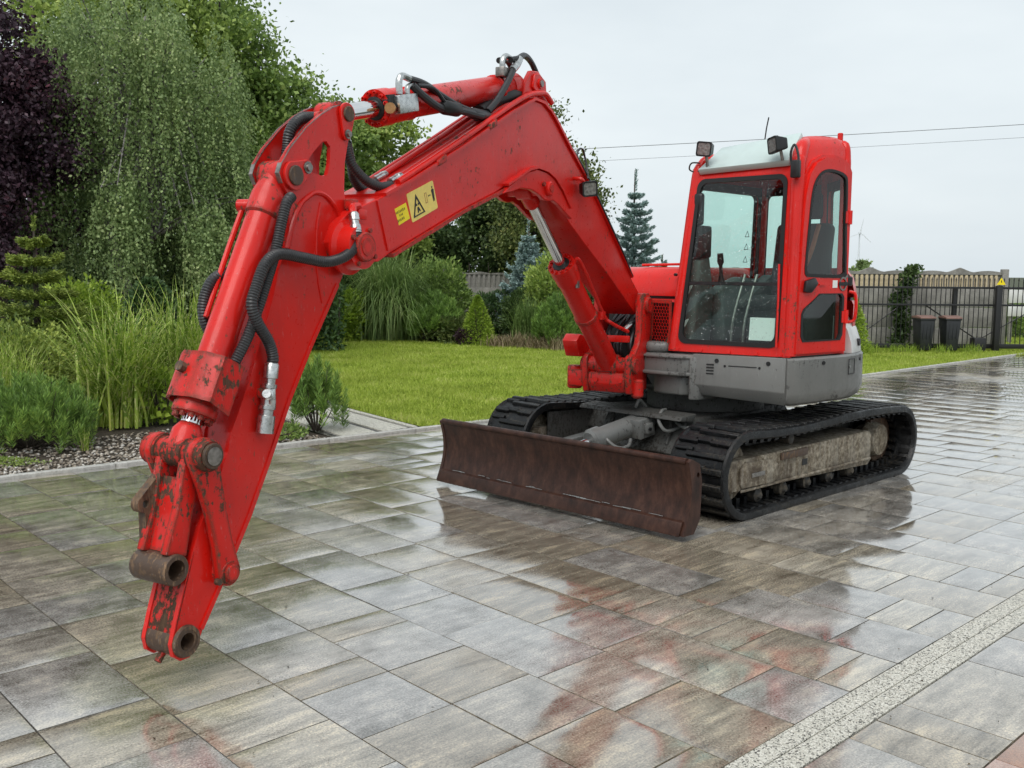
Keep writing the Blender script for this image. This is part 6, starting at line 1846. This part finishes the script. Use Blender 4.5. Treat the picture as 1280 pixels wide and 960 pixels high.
concrete_fence('weathered concrete panel fence with sandy picket tops behind the iron gate', 3.0, 11.1, 21.9, 2.025, 1.37, .31, .112, M_picket, .075)
concrete_fence('grey concrete fence with slotted top panel under the boom', -3.9, 2.1, 26.6, 2.0, 1.22, .38, .135, M_wconc, .03, seed=2)

# sliding iron gate with its support post
gate = tag(link('iron_gate', None, None, Matrix.Translation((9.4, 20.9, 0))), 'black iron bar gate standing before the concrete fence', 'gate')
MG = WM[gate]
bar_me = MB().lathe((0, 0, .12), (0, 0, 1.60), [(0, .010), (.955, .010), (.96, .017), (1, .001)], 6).mesh('bar', M_iron, 0, smooth=0)
for i in range(46):
    link('bar', bar_me, gate, MG @ Matrix.Translation((-2.75 + .104 * i, 0, 0)))
for z, h_ in ((1.37, .045), (1.0, .04), (.11, .10)):
    MB().box(-2.85, 2.2, -.022, .022, z - h_ / 2, z + h_ / 2).build('rail', M_iron, gate, MG, bevel=.004)
for a, b_ in (((-2.1, .15), (-1.0, .98)), ((-.45, .98), (.85, .15)), ((.55, .15), (2.0, .98))):
    MB().tube([(a[0], .02, a[1]), (b_[0], .02, b_[1])], .014, 6, 0).build('brace', M_iron, gate, MG)
gp = tag(MB().box(-.06, .06, -.06, .06, 0, 1.42).build('gate_post', M_iron, None, Matrix.Translation((10.42, 20.75, 0)), bevel=.008), 'square black gate post carrying the small yellow triangle sign', 'post')
tag(MB().box(-.045, .045, -.045, .045, 0, 1.38).build('gate_post', M_iron, None, Matrix.Translation((9.62, 21.05, 0)), bevel=.008), 'slim black post behind the gate between bins and triangle sign', 'post')
MB().box(-.17, .09, -.12, .12, .0, .30).build('roller_carriage', M_iron, gp, Matrix.Translation((10.1, 20.8, 0)), bevel=.02)
sg_ = tag(link('warning_sign', None, None, Matrix.Translation((10.42, 20.67, 1.44))), 'small yellow triangle sign on top of the gate post', 'sign')
MB().prism([(-.095, 0), (.095, 0), (.0, .155)], -.006, .0).build('face', M_yellow2, sg_, WM[sg_])
MB().prism([(-.012, .05), (.012, .05), (.004, .10), (-.004, .10)], -.008, -.006).build('bolt_mark', M_ink, sg_, WM[sg_])
for i, (z0, z1, lab) in enumerate(((.98, 1.30, 'upper white board beyond the gate at the right edge'), (.66, .90, 'lower white board beyond the gate at the right edge'))):
    tag(MB().box(-.55, 1.2, -.02, .02, z0, z1).build('white_board', M_white, None, Matrix.Translation((12.55, 23.4, 0)), bevel=.006), lab, 'board')
for x in (12.1, 13.6):
    tag(MB().box(-.04, .04, 0, .08, -.05, 1.32).build('board_post', M_wconc, None, Matrix.Translation((x, 23.42, 0)), bevel=.008), 'left concrete post behind the white boards' if x < 13 else 'right concrete post behind the white boards', 'post')
shrub('roadside_bush', 'green bush beyond the gate at the right edge', 'shrub', 13.3, 26, .9, .9, 4000, .10, ML_mid, 90)

def bin_(x, y, label, rz):
    M0 = Matrix.Translation((x, y, 0)) @ Matrix.Rotation(rz, 4, 'Z')
    root = tag(link('wheelie_bin', None, None, M0), label, 'bin', 'bins by the gate')
    b0 = MB(); v = []
    for z, hx, hy in ((.05, .125, .16), (.70, .155, .20)):
        v += [(-hx, -hy, z), (hx, -hy, z), (hx, hy, z), (-hx, hy, z)]
    b0.add(v, [(3, 2, 1, 0), (4, 5, 6, 7), (0, 1, 5, 4), (1, 2, 6, 5), (2, 3, 7, 6), (3, 0, 4, 7)]).build('body', M_bin, root, M0, bevel=.025)
    MB().box(-.168, .168, -.215, .21, .69, .72).build('rim', M_bin, root, M0, bevel=.01)
    MB().prism([(-.225, .722), (.23, .722), (.225, .76), (.0, .79), (-.215, .755)], -.172, .172, fn=lambda a, b_, w: (w, a, b_)).build('lid', M_lid, root, M0, bevel=.012)
    for s in (-1, 1): MB().lathe((s * .13, .16, .085), (s * .168, .16, .085), [(0, .03), (.05, .085), (.95, .085), (1, .03)], 16).build('wheel', M_seal, root, M0)
    MB().tube([(-.14, .21, .70), (-.14, .25, .72), (.14, .25, .72), (.14, .21, .70)], .014, 6, 0).build('handle', M_bin, root, M0)
    for dx in (-.08, 0, .08): MB().box(dx - .01, dx + .01, -.196, -.15, .3, .62, Matrix.Rotation(-.0, 4, 'X')).build('rib', M_bin, root, M0)


bin_(8.76, 20.55, 'left one of two dark bins with brown lids', .05)
bin_(9.31, 20.52, 'right one of two dark bins with brown lids', -.04)

r_i = np.random.default_rng(95)
ivy = plant('ivy_column', 'dark ivy climbing the fence left of the bins', 'ivy', 8.62, 21.55)
n = 2400
zz = 1.85 * r_i.random(n) ** .9
P = np.stack([r_i.normal(0, .085, n) + .08 * np.sin(zz * 4) - .22 * (zz < .5) * (0.5 - zz) + .15 * (zz > 1.2), r_i.normal(-.06, .06, n), zz], 1)
link('foliage', fast_mesh('foliage', leaves(P, r_i.uniform(.05, .10, n), .07, r_i.normal(size=(n, 3)) + np.array([0, -.8, -.3]), r=r_i), 4, ML_dark), ivy, WM[ivy])
MB().tube([(-.1, 0, 0), (0, 0, .8), (.1, 0, 1.7)], .02, 6, 4, .008).build('stem', M_bark, ivy, WM[ivy])
shrub('cone_thuja', 'bright green cone-shaped thuja beside the cab', 'shrub', 6.95, 20.0, 1.35, .50, 7000, .055, ML_bright, 96, cone=.7, up=.4, aspect=.4)
for i, (x, y) in enumerate(((8.1, 20.3), (8.45, 20.35), (9.75, 20.4), (7.6, 20.3), (9.02, 20.2))):
    tallgrass('long_grass_tuft', ['unmown grass tuft under the gate left of the ivy', 'unmown grass tuft at the left bin', 'unmown grass tuft right of the right bin', 'unmown grass tuft near the cone thuja', 'unmown grass tuft between the two bins'][i], 'grass tuft', x, y, .26, .14, 130, .007, ML_bright, 100 + i, .5, 'grass tufts along the gate', base=.09)

M_wire = simple('overhead_wire', (.2, .21, .22), .6)
for z0, z1, rr, lab in ((6.35, 8.15, .012, 'upper overhead wire crossing the sky'), (5.85, 7.62, .007, 'lower thinner overhead wire crossing the sky')):
    pts = [(-30 + 9 * i, 40, z0 - 1.6 + (z1 - z0 + 3.1) * i / 9 - .35 * math.sin(i / 9 * math.pi) + .25) for i in range(10)]
    tag(MB().tube(pts, rr, 6, 4).build('overhead_wire', M_wire), lab, 'wire')

M_turb = simple('hazed_turbine_white', (.78, .82, .85), .5)  # distance haze put into the colour, paler than the plain paint
wt_ = tag(link('wind_turbine', None, None, Matrix.Translation((320, 900, 0))), 'white wind turbine far away beside the cab', 'wind turbine')
MB().lathe((0, 0, 0), (0, 0, 40), [(0, 1.1), (1, .55)], 12).build('tower', M_turb, wt_, WM[wt_])
MB().box(-.9, .9, -2.2, 1.5, 39.4, 41.2).build('nacelle', M_turb, wt_, WM[wt_], bevel=.3)
for a in (80, 200, 320):
    t = math.radians(a)
    e = Vector((math.cos(t), 0, math.sin(t))); s_ = Vector((-e.z, 0, e.x))
    c0 = Vector((0, -2.4, 40.3))
    q = [c0 + s_ * .35, c0 + e * 3 + s_ * .75, c0 + e * 14 + s_ * .08, c0 + e * 14 - s_ * .08, c0 - s_ * .35]
    MB().prism([(p.x, p.z) for p in q], -2.55, -2.25).build('rotor_blade', M_turb, wt_, WM[wt_])
